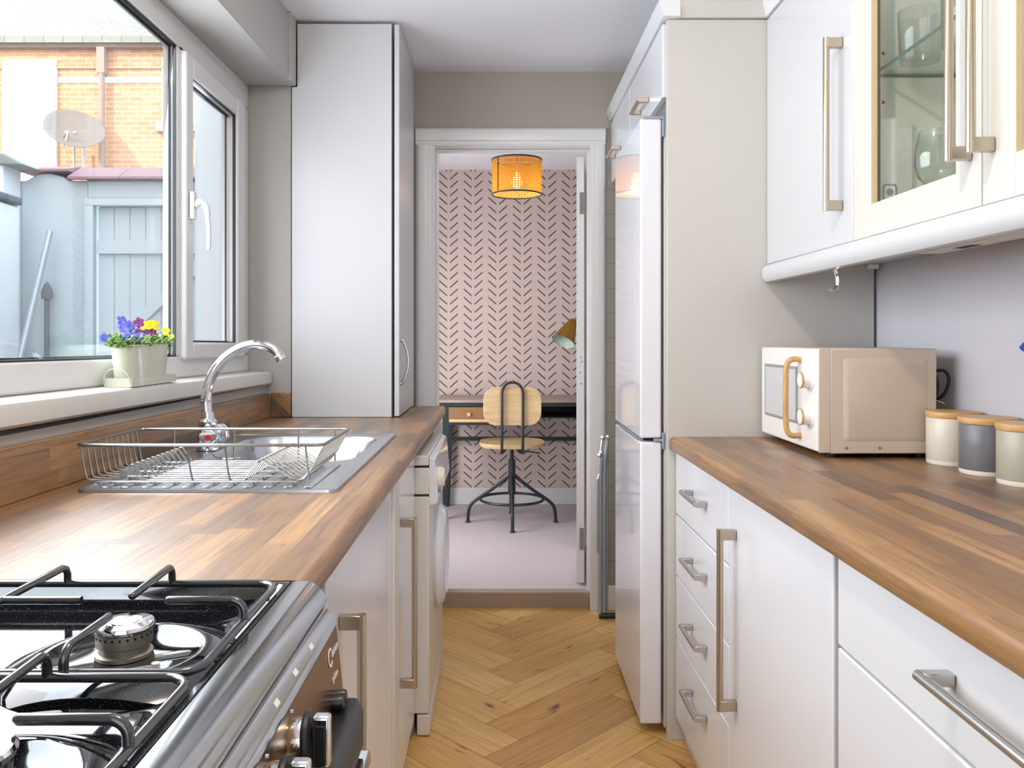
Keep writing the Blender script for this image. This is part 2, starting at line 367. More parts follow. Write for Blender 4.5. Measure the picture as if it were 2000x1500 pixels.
def smooth_path(pts, sub=6):
    pts = [Vector(p) for p in pts]; out = []
    for i in range(len(pts)-1):
        p0, p1, p2, p3 = pts[max(i-1, 0)], pts[i], pts[i+1], pts[min(i+2, len(pts)-1)]
        for k in range(sub):
            t = k/sub
            out.append(0.5*((2*p1) + (p2-p0)*t + (2*p0-5*p1+4*p2-p3)*t*t + (3*p1-p0-3*p2+p3)*t**3))
    out.append(pts[-1]); return out

def rootloc(o):
    while o.parent: o = o.parent
    return o.location.copy()
def obj(name, b, mat, parent=None, bev=0.0, seg=2, label=None, smooth=True, recalc=True):
    bm = b.bm if isinstance(b, B) else b
    if recalc: bmesh.ops.recalc_face_normals(bm, faces=bm.faces)
    if parent is not None:
        base = rootloc(parent)
    else:
        xs = [v.co for v in bm.verts]
        lo = Vector((min(v.x for v in xs), min(v.y for v in xs), min(v.z for v in xs))); hi = Vector((max(v.x for v in xs), max(v.y for v in xs), max(v.z for v in xs)))
        base = Vector(((lo.x+hi.x)/2, (lo.y+hi.y)/2, lo.z))
    if name in WORLD_ORIGIN: base = Vector((0, 0, 0)) if parent is None else base
    bmesh.ops.translate(bm, verts=bm.verts, vec=-base)
    me = bpy.data.meshes.new(name); bm.to_mesh(me); bm.free()
    if smooth:
        me.shade_smooth(); me.set_sharp_from_angle(angle=math.radians(38))
    o = bpy.data.objects.new(name, me); C.objects.link(o)
    if mat is not None: me.materials.append(M[mat] if isinstance(mat, str) else mat)
    if parent is not None: o.parent = parent
    else: o.location = base
    if bev:
        md = o.modifiers.new('bevel', 'BEVEL'); md.width = bev; md.segments = seg; md.limit_method = 'ANGLE'; md.angle_limit = math.radians(50)
    if label: o['label'] = label
    return o
WORLD_ORIGIN = {'wall_study_far', 'wall_alcove'}
def thing(name, label, cat, loc, group=None):
    o = bpy.data.objects.new(name, None); C.objects.link(o); o.location = loc; o.empty_display_size = 0.05
    return tag(o, label, cat, group)
def tag(o, label, cat, group=None, kind=None):
    o['label'] = label; o['category'] = cat
    if group: o['group'] = group
    if kind: o['kind'] = kind
    return o
def struct(name, b, mat, label=None, cat=None, parent=None, **kw):
    o = obj(name, b, mat, parent, **kw)
    if parent is None:
        o['kind'] = 'structure'; o['label'] = label; o['category'] = cat
    return o
def text(name, s, mat, parent, loc, size, rot):
    cu = bpy.data.curves.new(name, 'FONT'); cu.body = s; cu.size = size; cu.extrude = 0.0003
    tmp = bpy.data.objects.new(name, cu); C.objects.link(tmp)
    me = bpy.data.meshes.new_from_object(tmp.evaluated_get(bpy.context.evaluated_depsgraph_get()))
    bpy.data.objects.remove(tmp); me.name = name; me.materials.clear(); me.materials.append(M[mat])
    o = bpy.data.objects.new(name, me); C.objects.link(o)
    o.parent = parent; o.location = Vector(loc) - rootloc(parent); o.rotation_euler = rot; return o

# the old window wall leans: it is not quite parallel to the aisle and drops towards the far end
def lean(x, y, z, k=0.0085): return (x + 0.0098*(y-3.12), y, z - k*(y-3.12))
def leanx(x, y, z): return (x + 0.0098*(y-3.12), y, z)

# ------------------------------------------------------------------ the room
CEIL = 2.397
# herringbone floor: every plank in one mesh, plank number and grain direction stored on it
def herringbone(x0, x1, y0, y1, sx=0.062, Lp=0.60, Wp=0.148):
    bm = bmesh.new(); ca = bm.loops.layers.float_color.new('plank'); uvl = bm.loops.layers.uv.new('uv'); q = 1/math.sqrt(2); g = 0.0007
    def plank(u0, u1, v0, v1, along):
        r, r2 = random.random(), random.random(); pts = [(u0+g, v0+g), (u1-g, v0+g), (u1-g, v1-g), (u0+g, v1-g)]
        w = [((u-v)*q + sx, (u+v)*q) for u, v in pts]
        if max(p[0] for p in w) < x0 or min(p[0] for p in w) > x1 or max(p[1] for p in w) < y0 or min(p[1] for p in w) > y1: return
        f = bm.faces.new([bm.verts.new((p[0], p[1], 0.0)) for p in w])
        for lp, (u, v) in zip(f.loops, pts):
            lp[ca] = (r, r2, 0, 1); lp[uvl].uv = (u-u0, v-v0) if along == 'u' else (v-v0, u-u0)
    for j in range(-6, 7):
        for k in range(-40, 70):
            ou, ov = k*Wp + j*Lp, k*Wp - j*Lp
            plank(ou, ou+Lp, ov, ov+Wp, 'u'); plank(ou+Lp, ou+Lp+Wp, ov+Wp-Lp, ov+Wp, 'v')
    for co, no in (((x0,0,0), (-1,0,0)), ((x1,0,0), (1,0,0)), ((0,y0,0), (0,-1,0)), ((0,y1,0), (0,1,0))):
        bmesh.ops.bisect_plane(bm, geom=bm.verts[:]+bm.edges[:]+bm.faces[:], plane_co=co, plane_no=no, clear_outer=True)
    bmesh.ops.recalc_face_normals(bm, faces=bm.faces)
    if bm.faces[:] and bm.faces[0:1][0].normal.z < 0: bmesh.ops.reverse_faces(bm, faces=bm.faces)
    return bm
fl = struct('floor', herringbone(-0.86, 1.13, -1.25, 3.745), 'herring', 'oak herringbone floor of the kitchen aisle', 'floor', recalc=False, smooth=False)
struct('floor_base', B().box(-0.86, 1.13, -1.25, 3.745, -0.05, -0.001), 'sub', parent=fl)
struct('ceiling', B().box(-1.09, 1.3, -1.3, 3.72, CEIL, CEIL+0.12), 'ceil', 'pale kitchen ceiling', 'ceiling')
struct('wall_right', B().box(1.137, 1.30, -1.3, 3.72, -0.05, CEIL), 'wall_r', 'pale lilac grey wall behind the right worktop', 'wall')
struct('wall_back', B().box(-1.09, 1.3, -1.42, -1.3, -0.05, CEIL), 'wall', 'wall behind the viewer', 'wall')
w = B()
w.box(-1.09, -0.300, 3.72, 3.83, -0.05, 2.42).box(0.425, 1.3, 3.72, 3.83, -0.05, 2.42).box(-0.300, 0.425, 3.72, 3.83, 2.075, 2.42)
struct('wall_far', w, 'wall_far', 'taupe wall around the doorway to the study', 'wall')
struct('wall_alcove', B().box(0.472, 1.13, 3.712, 3.7195, 0.11, 1.88), 'tile', 'grey tiles in the gap beyond the fridge', 'wall')
struct('baseboard_alcove', B().box(0.474, 1.13, 3.700, 3.7195, 0.0, 0.11), 'trim', 'white skirting in the gap beyond the fridge', 'baseboard', bev=0.004)
# window wall: low wall, wall before the window, wall beyond, head over the window
w = B().box(-1.03, -0.874, 0.55, 3.135, -0.05, 1.034).map(lambda x, y, z: leanx(x, y, z) if x > -0.95 else (x, y, z))
w.box(-1.03, -0.88, -1.3, 0.55, -0.05, CEIL)
w.box(-1.03, -0.782, 3.135, 3.72, -0.05, CEIL)
w.box(-1.03, -0.95, 0.55, 3.135, 2.17, CEIL)
struct('wall_left', w, 'wall', 'greige wall with the window over the sink', 'wall')
w = B().box(-0.95, -0.766, -1.3, 3.112, 2.151, CEIL-0.001)
w.map(lambda x, y, z: (x + (0.021*(y-3.1) if x > -0.9 else 0), y, z))
w.box(-0.79, -0.757, 3.035, 3.112, 2.149, CEIL-0.002)
struct('trim_1', w, 'wall', 'boxed greige lintel along the top of the window', 'lintel', bev=0.003)
# doorway: lining, stop and moulded architrave
d = B()
d.box(-0.300, -0.285, 3.71, 3.84, 0.0, 2.061).box(0.410, 0.425, 3.71, 3.84, 0.0, 2.061).box(-0.300, 0.425, 3.71, 3.84, 2.061, 2.075)
d.box(-0.285, -0.273, 3.76, 3.80, 0.05, 2.049).box(0.398, 0.410, 3.76, 3.80, 0.05, 2.049).box(-0.285, 0.410, 3.76, 3.80, 2.049, 2.061)
dl = struct('trim_2', d, 'trim', 'white doorway frame and moulded architrave', 'door frame', bev=0.002)
prof = [(0.0, 0.0), (0.0, 0.012), (0.012, 0.016), (0.02, 0.016), (0.024, 0.020), (0.060, 0.024), (0.070, 0.022), (0.078, 0.014), (0.078, 0.0)]
a = B()
a.prism([(-0.293-u, 3.72-v) for u, v in prof], 'z', 0.0, 2.066); a.prism([(0.404+u*0.87, 3.72-v) for u, v in prof], 'z', 0.0, 2.066)
a.prism([(3.72-v, 2.063+u) for u, v in prof], 'x', -0.371, 0.472)
struct('architrave', a, 'trim', parent=dl)
dr = B().box(0.0, 0.036, 0.0, 0.70, 0.083, 2.045)
ang = math.radians(-7.0)
def dmap(x, y, z): return (0.356 + x*math.cos(ang) - y*math.sin(ang), 3.845 + x*math.sin(ang) + y*math.cos(ang), z)
do = struct('door_1', dr.map(dmap), 'trim', 'white study door standing open, seen on its hinged edge', 'door', bev=0.002)
for z in (1.83, 0.285):
    struct('hinge', B().box(0.015, 0.034, -0.003, 0.001, z-0.05, z+0.05).tube([dmap(0.04, -0.004, z-0.05), dmap(0.04, -0.004, z+0.05)], 0.0001, 6).map(lambda x, y, z: dmap(x, y, z) if y < 1 else (x, y, z)), 'hinge', parent=do)
for z, x in ((1.12, 0.018), (1.10, 0.022), (1.05, 0.016), (1.00, 0.019)):
    struct('screw', B().box(x, x+0.004, -0.002, 0.001, z-0.003, z+0.003).map(dmap), 'dink', parent=do)

# study beyond the doorway
cz = 0.07
struct('carpet', B().box(-1.05, 1.4, 3.79, 5.74, -0.05, cz), 'carpet', 'lilac grey carpet of the study', 'carpet')
struct('trim_3', B().box(-0.283, 0.408, 3.745, 3.79, -0.01, cz-0.001), 'riser', 'taupe carpeted edge of the step up to the study', 'step', bev=0.008, seg=3)
struct('wall_study_far', B().box(-1.09, 1.4, 5.72, 5.82, cz, 2.361), 'paper', 'pink wallpaper with columns of dark chevron dashes', 'wallpaper')
struct('wall_study_left', B().box(-1.09, -1.0, 3.83, 5.72, cz, 2.361), 'wall_r', 'left wall of the study', 'wall')
struct('wall_study_right', B().box(1.3, 1.4, 3.83, 5.72, cz, 2.361), 'wall_r', 'right wall of the study', 'wall')
struct('ceiling_study', B().box(-1.09, 1.4, 3.83, 5.82, 2.361, 2.46), 'ceil', 'pale ceiling of the study', 'ceiling')
struct('baseboard_study', B().box(-1.0, 1.3, 5.702, 5.719, cz, 0.185), 'trim', 'white skirting under the wallpaper', 'baseboard', bev=0.004)

# ------------------------------------------------------------------ window over the sink
wroot = thing('window_1', 'white double glazed window over the sink with one side casement', 'window', (-0.97, 1.95, 1.084)); wroot['kind'] = 'structure'
f = B()
f.box(-0.985, -0.941, 0.60, 3.13, 1.084, 1.150).box(-0.985, -0.941, 0.60, 3.13, 2.067, 2.155)
f.box(-0.985, -0.941, 3.045, 3.130, 1.150, 2.067).box(-0.985, -0.941, 2.455, 2.520, 1.150, 2.067).box(-0.985, -0.941, 0.60, 0.68, 1.150, 2.067)
obj('window_frame', f.map(lean), 'upvc', wroot, bev=0.006)
g = B()
g.box(-0.953, -0.944, 0.68, 2.455, 1.1495, 1.1535).box(-0.953, -0.944, 0.68, 2.455, 2.0635, 2.0675).box(-0.953, -0.944, 2.4515, 2.4555, 1.15, 2.067)
g.box(-0.964, -0.960, 0.68, 2.455, 1.151, 1.158).box(-0.964, -0.960, 0.68, 2.455, 2.058, 2.066).box(-0.964, -0.960, 2.446, 2.454, 1.151, 2.066)
obj('gasket', g.map(lean), 'gasket', wroot)
obj('glass_pane', B().box(-0.962, -0.958, 0.68, 2.455, 1.152, 2.066).map(lean), 'glass', wroot)
s = B(); y0, y1, z0, z1 = 2.478, 3.035, 1.140, 2.062
s.box(-0.983, -0.922, y0, y0+0.060, z0, z1).box(-0.983, -0.922, y1-0.085, y1, z0, z1).box(-0.983, -0.9225, y0+0.060, y1-0.085, z0, z0+0.052).box(-0.983, -0.9225, y0+0.060, y1-0.085, z1-0.066, z1)
sash = obj('casement', s.map(lean), 'upvc', wroot, bev=0.009, seg=3)
g = B(); a0, a1, c0, c1 = y0+0.060, y1-0.085, z0+0.052, z1-0.066
g.box(-0.940, -0.930, a0, a1, c0-0.001, c0+0.003).box(-0.940, -0.930, a0, a1, c1-0.003, c1+0.001).box(-0.940, -0.930, a1-0.003, a1+0.001, c0, c1)
g.box(-0.962, -0.957, a0, a1, c0, c0+0.006).box(-0.962, -0.957, a1-0.020, a1-0.014, c0, c1).box(-0.962, -0.957, a0, a1, c1-0.008, c1)
g.box(-0.9425, -0.9405, y1-0.001, y1+0.008, z0, z1).box(-0.9425, -0.9405, y0, y1, z1-0.001, z1+0.007)  # dark strips stand for the shadow in the gap round the sash
obj('gasket', g.map(lean), 'gasket', wroot)
obj('glass_pane', B().box(-0.961, -0.958, a0-0.004, a1+0.004, c0-0.004, c1+0.004).map(lean), 'glass', sash)
h = B(); hz = 1.612
h.box(-0.924, -0.912, 2.492, 2.520, hz-0.045, hz+0.035)
h.tube(smooth_path([(-0.914, 2.506, hz-0.005), (-0.900, 2.508, hz+0.006), (-0.885, 2.515, hz-0.004), (-0.880, 2.520, hz-0.035), (-0.878, 2.524, hz-0.090), (-0.880, 2.526, hz-0.135)]), [0.011]*8 + [0.0095]*10 + [0.007]*12 + [0.005], 10)
hd = obj('handle', h, 'upvc', sash, bev=0.002)
obj('key_knob', B().lathe([(0.0, 0), (0.008, 0), (0.009, 0.008), (0.006, 0.014), (0.0, 0.015)], (-0.888, 2.512, hz-0.004), (0.5, 1, 0.1), 14), 'chrome', hd)
sl = B().prism([(-1.0, 1.036), (-0.858, 1.036), (-0.852, 1.042), (-0.852, 1.074), (-0.855, 1.081), (-0.862, 1.0845), (-1.0, 1.0855)], 'y', 0.56, 3.128)
obj('window_sill', sl.map(lambda x, y, z: lean(x, y, z, 0.0072)), 'sill', wroot)

# ------------------------------------------------------------------ outside: yard, lane, opposite house
gz = -0.06
struct('ground', B().box(-16, -1.09, -8, 20, gz-0.1, gz), 'concrete', 'concrete of the back yard and lane', 'ground')
yw = B()
yw.prism([(-4.4, gz), (-2.565, gz), (-2.565, 2.19), (-2.69, 2.19), (-2.72, 2.215), (-2.80, 2.238), (-2.88, 2.230), (-2.95, 2.19), (-4.4, 2.19)], 'y', 5.2, 5.42).box(-1.66, -1.25, 5.2, 5.42, gz, 2.19).box(-2.565, -1.66, 5.2, 5.42, 2.075, 2.19)
#hump = [(-2.93, 2.15)] + [(-2.93 + 0.27*i/8, 2.19 + 0.052*math.sin(math.pi*i/8)) for i in range(9)] + [(-2.66, 2.15)]
#yw.prism(hump, 'y', 5.2, 5.42)
struct('yard_wall', yw, 'render', 'grey painted yard wall with the gate in it', 'wall', bev=0.01)
cp = thing('wall_coping', 'row of purple ridge tiles along the gate wall', 'coping', (-2.1, 5.31, 2.19))
for i in range(5):
    xa = -2.66 + i*0.32
    b = B().prism([(5.135, 2.187), (5.135, 2.205), (5.30, 2.292), (5.47, 2.205), (5.47, 2.187), (5.30, 2.262)], 'x', xa, xa+0.316)
    obj('ridge_tile', b, 'coping', cp, bev=0.004)
b = B().prism([(5.16, 2.243), (5.16, 2.256), (5.31, 2.300), (5.46, 2.256), (5.46, 2.243)], 'x', -2.98, -2.664); obj('ridge_tile', b, 'coping', cp)
pr = thing('gate_pillar', 'pale gate pillar with a slanted stone cap beside the yard wall', 'pillar', (-3.15, 5.15, gz))
obj('shaft', B().box(-3.42, -2.975, 5.0, 5.195, gz, 2.255), 'whitew', pr, bev=0.01)
obj('cap', B().prism([(-3.5, 2.245), (-3.5, 2.325), (-3.08, 2.325), (-2.96, 2.315), (-2.835, 2.245)], 'y', 4.98, 5.24), 'stone', pr, bev=0.012)
struct('side_wall', B().box(-3.02, -2.87, -1.5, 5.0, gz, 2.05).map(lambda x, y, z: (x, y, z - (0.05*max(0, y-4.0) if z > 1 else 0))), 'whitew', 'white yard side wall at the far left', 'wall', bev=0.02)
struct('side_wall_coping', B().box(-3.06, -2.85, -1.5, 5.0, 2.05, 2.10).map(lambda x, y, z: (x, y, z - 0.05*max(0, y-4.0))), 'darkstone', 'dark coping on the white yard side wall', 'coping', bev=0.015)
gt = thing('yard_gate', 'grey painted boarded gate with a diagonal brace', 'gate', (-2.11, 5.2, gz))
fr = B().box(-2.572, -2.515, 5.165, 5.215, gz, 2.03).box(-1.72, -1.663, 5.165, 5.215, gz, 2.03).box(-2.572, -1.663, 5.165, 5.215, 2.03, 2.074).box(-2.515, -1.72, 5.251, 5.27, 1.98, 2.075)
obj('gate_frame', fr, 'gatep', gt, bev=0.004)
bd = B()
for i in range(8): bd.box(-2.511 + i*0.0985, -2.511 + i*0.0985 + 0.0955, 5.232, 5.25, 0.0, 2.028)
obj('board_panel', bd, 'gatep', gt, bev=0.003)
for za, zb in ((1.735, 1.82), (1.03, 1.12), (0.25, 0.34)): obj('rail', B().box(-2.508, -1.728, 5.205, 5.232, za, zb), 'gatep', gt, bev=0.003)
obj('brace', B().prism([(-2.50, 1.12), (-2.42, 1.12), (-1.80, 1.69), (-1.80, 1.735), (-1.85, 1.735)], 'y', 5.206, 5.231), 'gatep', gt, bev=0.003)
p = B().tube([(-2.80, 4.40, gz), (-2.745, 5.10, 1.86)], 0.018, 10)
tag(obj('leaning_pole', p, 'pipe'), 'long grey pole leaning into the corner of the yard', 'pole')
p = B().tube([(-2.79, 5.14, gz), (-2.785, 5.14, 1.47)], 0.015, 10).lathe([(0, 0), (0.03, 0.0), (0.034, 0.04), (0.018, 0.085), (0.006, 0.10), (0, 0.11)], (-2.785, 5.14, 1.45), n=12)
tag(obj('short_pole', p, 'darkstone'), 'short dark upright pole with a knob against the gate wall', 'pole')
struct('outrigger_wall', B().box(-1.46, -1.10, 4.0, 4.3, gz, 3.2), 'whitew', 'white house wall seen through the casement', 'wall', bev=0.005)
struct('sun_blocker_window', B().box(-9.5, -4.5, -8, 0.0, gz, 6.4), 'brick', 'unseen block added to keep the sun off the kitchen window', 'building')  # added out of view so that no sun enters the kitchen
struct('sun_blocker_gate', B().box(-9.5, -4.5, 1.75, 4.2, gz, 6.0), 'brick', 'unseen block added to shade the gate wall', 'building')  # unseen, put here only to hold the gate wall in shade
struct('roof_slab', B().box(-1.2, 1.6, -3.0, 6.0, 2.52, 2.62), 'slate', 'kitchen roof overhead', 'roof')

hs = thing('terraced_house', 'sunlit orange brick house across the back lane', 'building', (-7.0, 13.0, gz))
FY = 13.0
obj('facade', B().box(-15, -2.5, FY, FY+0.4, gz, 5.72), 'brick', hs)
obj('roof', B().prism([(FY-0.18, 5.85), (FY+4.5, 9.2), (FY+4.5, 9.1), (FY-0.18, 5.75)], 'x', -15.2, -2.3), 'slate', hs)
obj('gutter', B().prism([(FY-0.02, 5.80), (FY-0.14, 5.80), (FY-0.12, 5.70), (FY-0.04, 5.69), (FY-0.02, 5.72)], 'x', -15.2, -2.3), 'gutter', hs)
obj('string_course', B().box(-15, -2.5, FY-0.03, FY+0.01, 5.40, 5.48), 'brick', hs)
obj('lintel_band', B().box(-6.86, -5.25, FY-0.015, FY+0.01, 5.18, 5.27), 'whitew', hs)
dp = B().tube([(-6.15, FY-0.09, gz), (-6.15, FY-0.09, 5.35)], 0.045, 12).box(-6.21, -6.09, FY-0.14, FY-0.02, 5.30, 5.70)
obj('downpipe', dp, 'dish', hs)
for xa, xb, za, zb in ((-7.72, -6.88, 3.3, 5.53), (-5.24, -4.4, 4.55, 5.56)):
    fw = obj('window', B().box(xa, xb, FY-0.05, FY+0.02, za, zb), 'whitew', hs, bev=0.01)
    obj('pane', B().box(xa+0.10, xb-0.08, FY-0.062, FY-0.045, (za+zb)/2+0.05, zb-0.12), 'mw_white', fw)
    obj('pane', B().box(xa+0.10, xb-0.08, FY-0.062, FY-0.045, za+0.12, (za+zb)/2-0.05), 'mw_white', fw)
    obj('stone_sill', B().box(xa-0.08, xb+0.08, FY-0.09, FY+0.01, za-0.14, za), 'stone', fw)
#struct('lane_wall', B().box(-15, -2.5, 9.5, 9.7, gz, 2.6), 'brick', 'low brick wall along the lane', 'wall')
# satellite dish
sd = thing('satellite_dish', 'pale oval satellite dish in front of the brick house', 'satellite dish', (-6.35, 12.95, 3.6))
dc = Vector((-6.39, 12.55, 4.32)); dirn = Vector((0.42, -0.66, 0.62)).normalized()
b = B(); R0 = 0.42
pr_ = [(R0*i/10, 0.10*(i/10)**2) for i in range(11)] + [(R0, 0.112), (R0*0.98, 0.112)] + [(R0*i/10, 0.10*(i/10)**2 + 0.012) for i in range(9, -1, -1)]
b.lathe(pr_, dc - dirn*0.05, dirn, 36); obj('reflector', b, 'meshdish', sd)
tip = dc + dirn*0.22 + Vector((-0.10, -0.05, -0.20))
b = B().tube([dc + Vector((-0.05, -0.22, -0.30)), tip + Vector((0, 0, -0.06)), tip], 0.014, 8); obj('arm', b, 'pipe', sd)
b = B().tube([tip, tip - dirn*0.12 + Vector((0, 0, 0.04))], 0.035, 10); obj('receiver', b, 'stone', sd)
b = B().tube([dc - dirn*0.02, (-6.36, 12.78, 4.2), (-6.36, 12.78, 3.7), (-6.36, 12.98, 3.7)], 0.022, 8)
b.tube([(-6.52, 12.80, 4.2), (-6.52, 12.80, 3.5)], 0.018, 8); obj('bracket', b, 'pipe', sd)

# ------------------------------------------------------------------ left side: worktop, upstands, tall cupboard, base units
ZT = 0.913
def nose(xe, xb, sgn):
    """section of the worktop in x,z: rolled front edge at xe, square back at xb"""
    r = 0.014; z0 = 0.875
    a = [(xe - sgn*0.003, z0), (xe, z0+0.004)]
    a += [(xe - sgn*r + sgn*r*math.cos(t), ZT - r + r*math.sin(t)) for t in [math.radians(90*i/6) for i in range(7)]]
    return a + [(xb, ZT), (xb, z0)]
w = B().prism(nose(-0.235, -0.335, 1), 'y', 1.022, 3.645)
w.box(-0.858, -0.795, 1.022, 3.10, 0.875, ZT).box(-0.795, -0.335, 1.022, 1.625, 0.875, ZT).box(-0.795, -0.335, 2.52, 3.112, 0.875, ZT).box(-0.775, -0.335, 3.112, 3.645, 0.875, ZT)
w.prism([(-0.890, 1.022), (-0.8755, 1.022), (-0.858, 1.022), (-0.858, 3.10), (-0.870, 3.10)], 'z', 0.875, ZT)
tag(obj('worktop', w, 'stave'), 'walnut block worktop under the window around the sink', 'worktop')
u = B().box(-0.8735, -0.856, 1.03, 3.114, ZT+0.0005, 1.004).map(lambda x, y, z: leanx(x, y, z) if z < 0.95 else lean(x, y, z, 0.007))
tag(obj('upstand', u, 'stave', bev=0.002), 'long walnut upstand along the wall under the window sill', 'upstand')
u = B().box(-0.853, -0.778, 3.116, 3.134, ZT+0.0005, 1.004)
tag(obj('upstand', u, 'stave', bev=0.002), 'short walnut upstand in the corner beside the tall cupboard', 'upstand')

tc = thing('tall_cupboard', 'tall white cupboard standing on the left worktop beside the doorway', 'cupboard', (-0.575, 3.38, ZT))
b = B().prism([(-0.775, ZT+0.001), (-0.402, ZT+0.001), (-0.402, 2.384), (-0.755, 2.384), (-0.755, 2.148), (-0.775, 2.148)], 'y', 3.118, 3.1335).box(-0.755, -0.402, 3.1335, 3.64, ZT+0.001, 2.384)
obj('body', b, 'laminate', tc, bev=0.0015)
td = obj('door', B().box(-0.392, -0.373, 3.118, 3.64, ZT+0.004, 2.382), 'laminate', tc, bev=0.002)
b = B().tube(smooth_path([(-0.374, 3.165, 1.203), (-0.362, 3.165, 1.195), (-0.347, 3.165, 1.15), (-0.344, 3.165, 1.12), (-0.347, 3.165, 1.09), (-0.362, 3.165, 1.045), (-0.374, 3.165, 1.037)]), 0.006, 10)
b.lathe([(0.009, 0), (0.009, 0.004), (0, 0.004)], (-0.374, 3.165, 1.203), (1, 0, 0), 12).lathe([(0.009, 0), (0.009, 0.004), (0, 0.004)], (-0.374, 3.165, 1.037), (1, 0, 0), 12)
obj('bow_handle', b, 'steel', td)

def bar_handle(parent, face, out, along, p0, p1, other, mat='nickel', so=0.036, r=0.0075, name='handle'):
    """bar handle: face = x of the door, out = +1/-1 direction it stands out, along = 'z' or 'y', p0..p1 its ends, other = the fixed coordinate"""
    b = B(); xo = face + out*so
    def P(x, t, o=0): return (x, other+o, t) if along == 'z' else (x, t, other+o)
    b.tube([P(xo, p0), P(xo, p1)], r, 14)
    o = obj(name, b, mat, parent)
    t0 = 0.024 if along == 'z' else 0.018
    for a, c in ((p0+0.0006, p0+t0), (p1-t0, p1-0.0006)):
        lo, hi = min(face+out*0.001, xo), max(face+out*0.001, xo); f = B()
        if along == 'z': f.box(lo, hi, other-0.0075, other+0.0075, a, c)
        else: f.box(lo, hi, a, c, other-0.0075, other+0.0075)
        obj('handle_foot', f, mat, o, bev=0.0015)
    return o

def left_cab(name, label, ya, yb, hy, hz0, hz1):
    t = thing(name, label, 'cabinet', (-0.56, (ya+yb)/2, 0), 'base cabinets under the left worktop')
    obj('body', B().box(-0.84, -0.279, ya+0.001, yb-0.001, 0.075, 0.874).map(lambda x, y, z: (x, y, z if not (z > 0.8 and x > -0.8) else z)), 'carc', t) if False else obj('body', B().box(-0.84, -0.279, ya+0.001, yb-0.001, 0.075, 0.70).box(-0.299, -0.279, ya+0.001, yb-0.001, 0.70, 0.874), 'carc', t)
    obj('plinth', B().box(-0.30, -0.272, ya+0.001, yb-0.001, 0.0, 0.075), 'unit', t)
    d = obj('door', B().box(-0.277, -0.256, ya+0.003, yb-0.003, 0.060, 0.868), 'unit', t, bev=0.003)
    bar_handle(d, -0.256, 1, 'z', hz0, hz1, hy)
    return t
left_cab('base_cabinet', 'white base cabinet next to the cooker with a long upright handle', 1.235, 1.985, 1.335, 0.36, 0.768)
left_cab('base_cabinet', 'narrow white base cabinet between the sink and the washing machine', 2.09, 2.515, 2.17, 0.30, 0.742)
fl2 = B().box(-0.285, -0.250, 1.988, 2.087, 0.0, 0.872)
tag(obj('filler_post', fl2, 'ivory', bev=0.004), 'white filler post between the two left base cabinets', 'filler')
tag(obj('end_panel', B().box(-0.80, -0.246, 3.16, 3.635, 0.0, 0.873), 'unit', bev=0.002), 'white end panel beyond the washing machine by the doorway', 'panel')

wm = thing('washing_machine', 'white washing machine under the far end of the left worktop', 'washing machine', (-0.48, 2.83, 0))
obj('body', B().box(-0.78, -0.212, 2.53, 3.135, 0.07, 0.728).box(-0.78, -0.212, 2.53, 3.135, 0.735, 0.815), 'ivory', wm, bev=0.004)
obj('lid', B().box(-0.78, -0.214, 2.53, 3.135, 0.822, 0.853), 'ivory', wm, bev=0.004)
obj('kick_plate', B().box(-0.25, -0.210, 2.53, 3.135, 0.004, 0.066), 'ivory', wm, bev=0.003)
obj('base_foot', B().box(-0.70, -0.26, 2.56, 3.10, 0.0, 0.07), 'grey', wm)
obj('control_panel', B().prism([(-0.213, 0.70), (-0.190, 0.705), (-0.186, 0.72), (-0.196, 0.84), (-0.213, 0.85)], 'y', 2.535, 3.13), 'fridge', wm, bev=0.003)
obj('dial', B().lathe([(0, 0), (0.034, 0), (0.034, 0.01), (0.028, 0.024), (0, 0.025)], (-0.197, 2.64, 0.77), (1, 0, 0), 24), 'can_foot', wm)
wd = obj('porthole_door', B().lathe([(0.13, 0), (0.165, 0), (0.17, 0.012), (0.155, 0.030), (0.13, 0.036), (0.115, 0.02), (0.10, 0.0)], (-0.213, 2.83, 0.48), (1, 0, 0), 40), 'fridge', wm)
obj('porthole_glass', B().lathe([(0.12, 0.0), (0.10, 0.02), (0.0, 0.026)], (-0.2135, 2.83, 0.48), (1, 0, 0), 32), 'grey', wd)

# ------------------------------------------------------------------ gas cooker
ck = thing('gas_cooker', 'freestanding gas cooker with a black hob and steel front edge', 'cooker', (-0.53, 0.74, 0))
CY0, CY1 = 0.44, 1.018
obj('body', B().box(-0.862, -0.235, CY0, CY1, 0.02, 0.872), 'ivory', ck, bev=0.003)
obj('base', B().box(-0.84, -0.26, CY0+0.02, CY1-0.02, 0.0, 0.02), 'black', ck)
nosep = [(-0.252, 0.880), (-0.252, 0.9135), (-0.236, 0.9140), (-0.227, 0.9120), (-0.219, 0.9065), (-0.213, 0.899), (-0.209, 0.891), (-0.211, 0.887), (-0.222, 0.886)]
obj('steel_front_edge', B().prism(nosep, 'y', CY0, CY1), 'hobsteel', ck, bev=0.001)
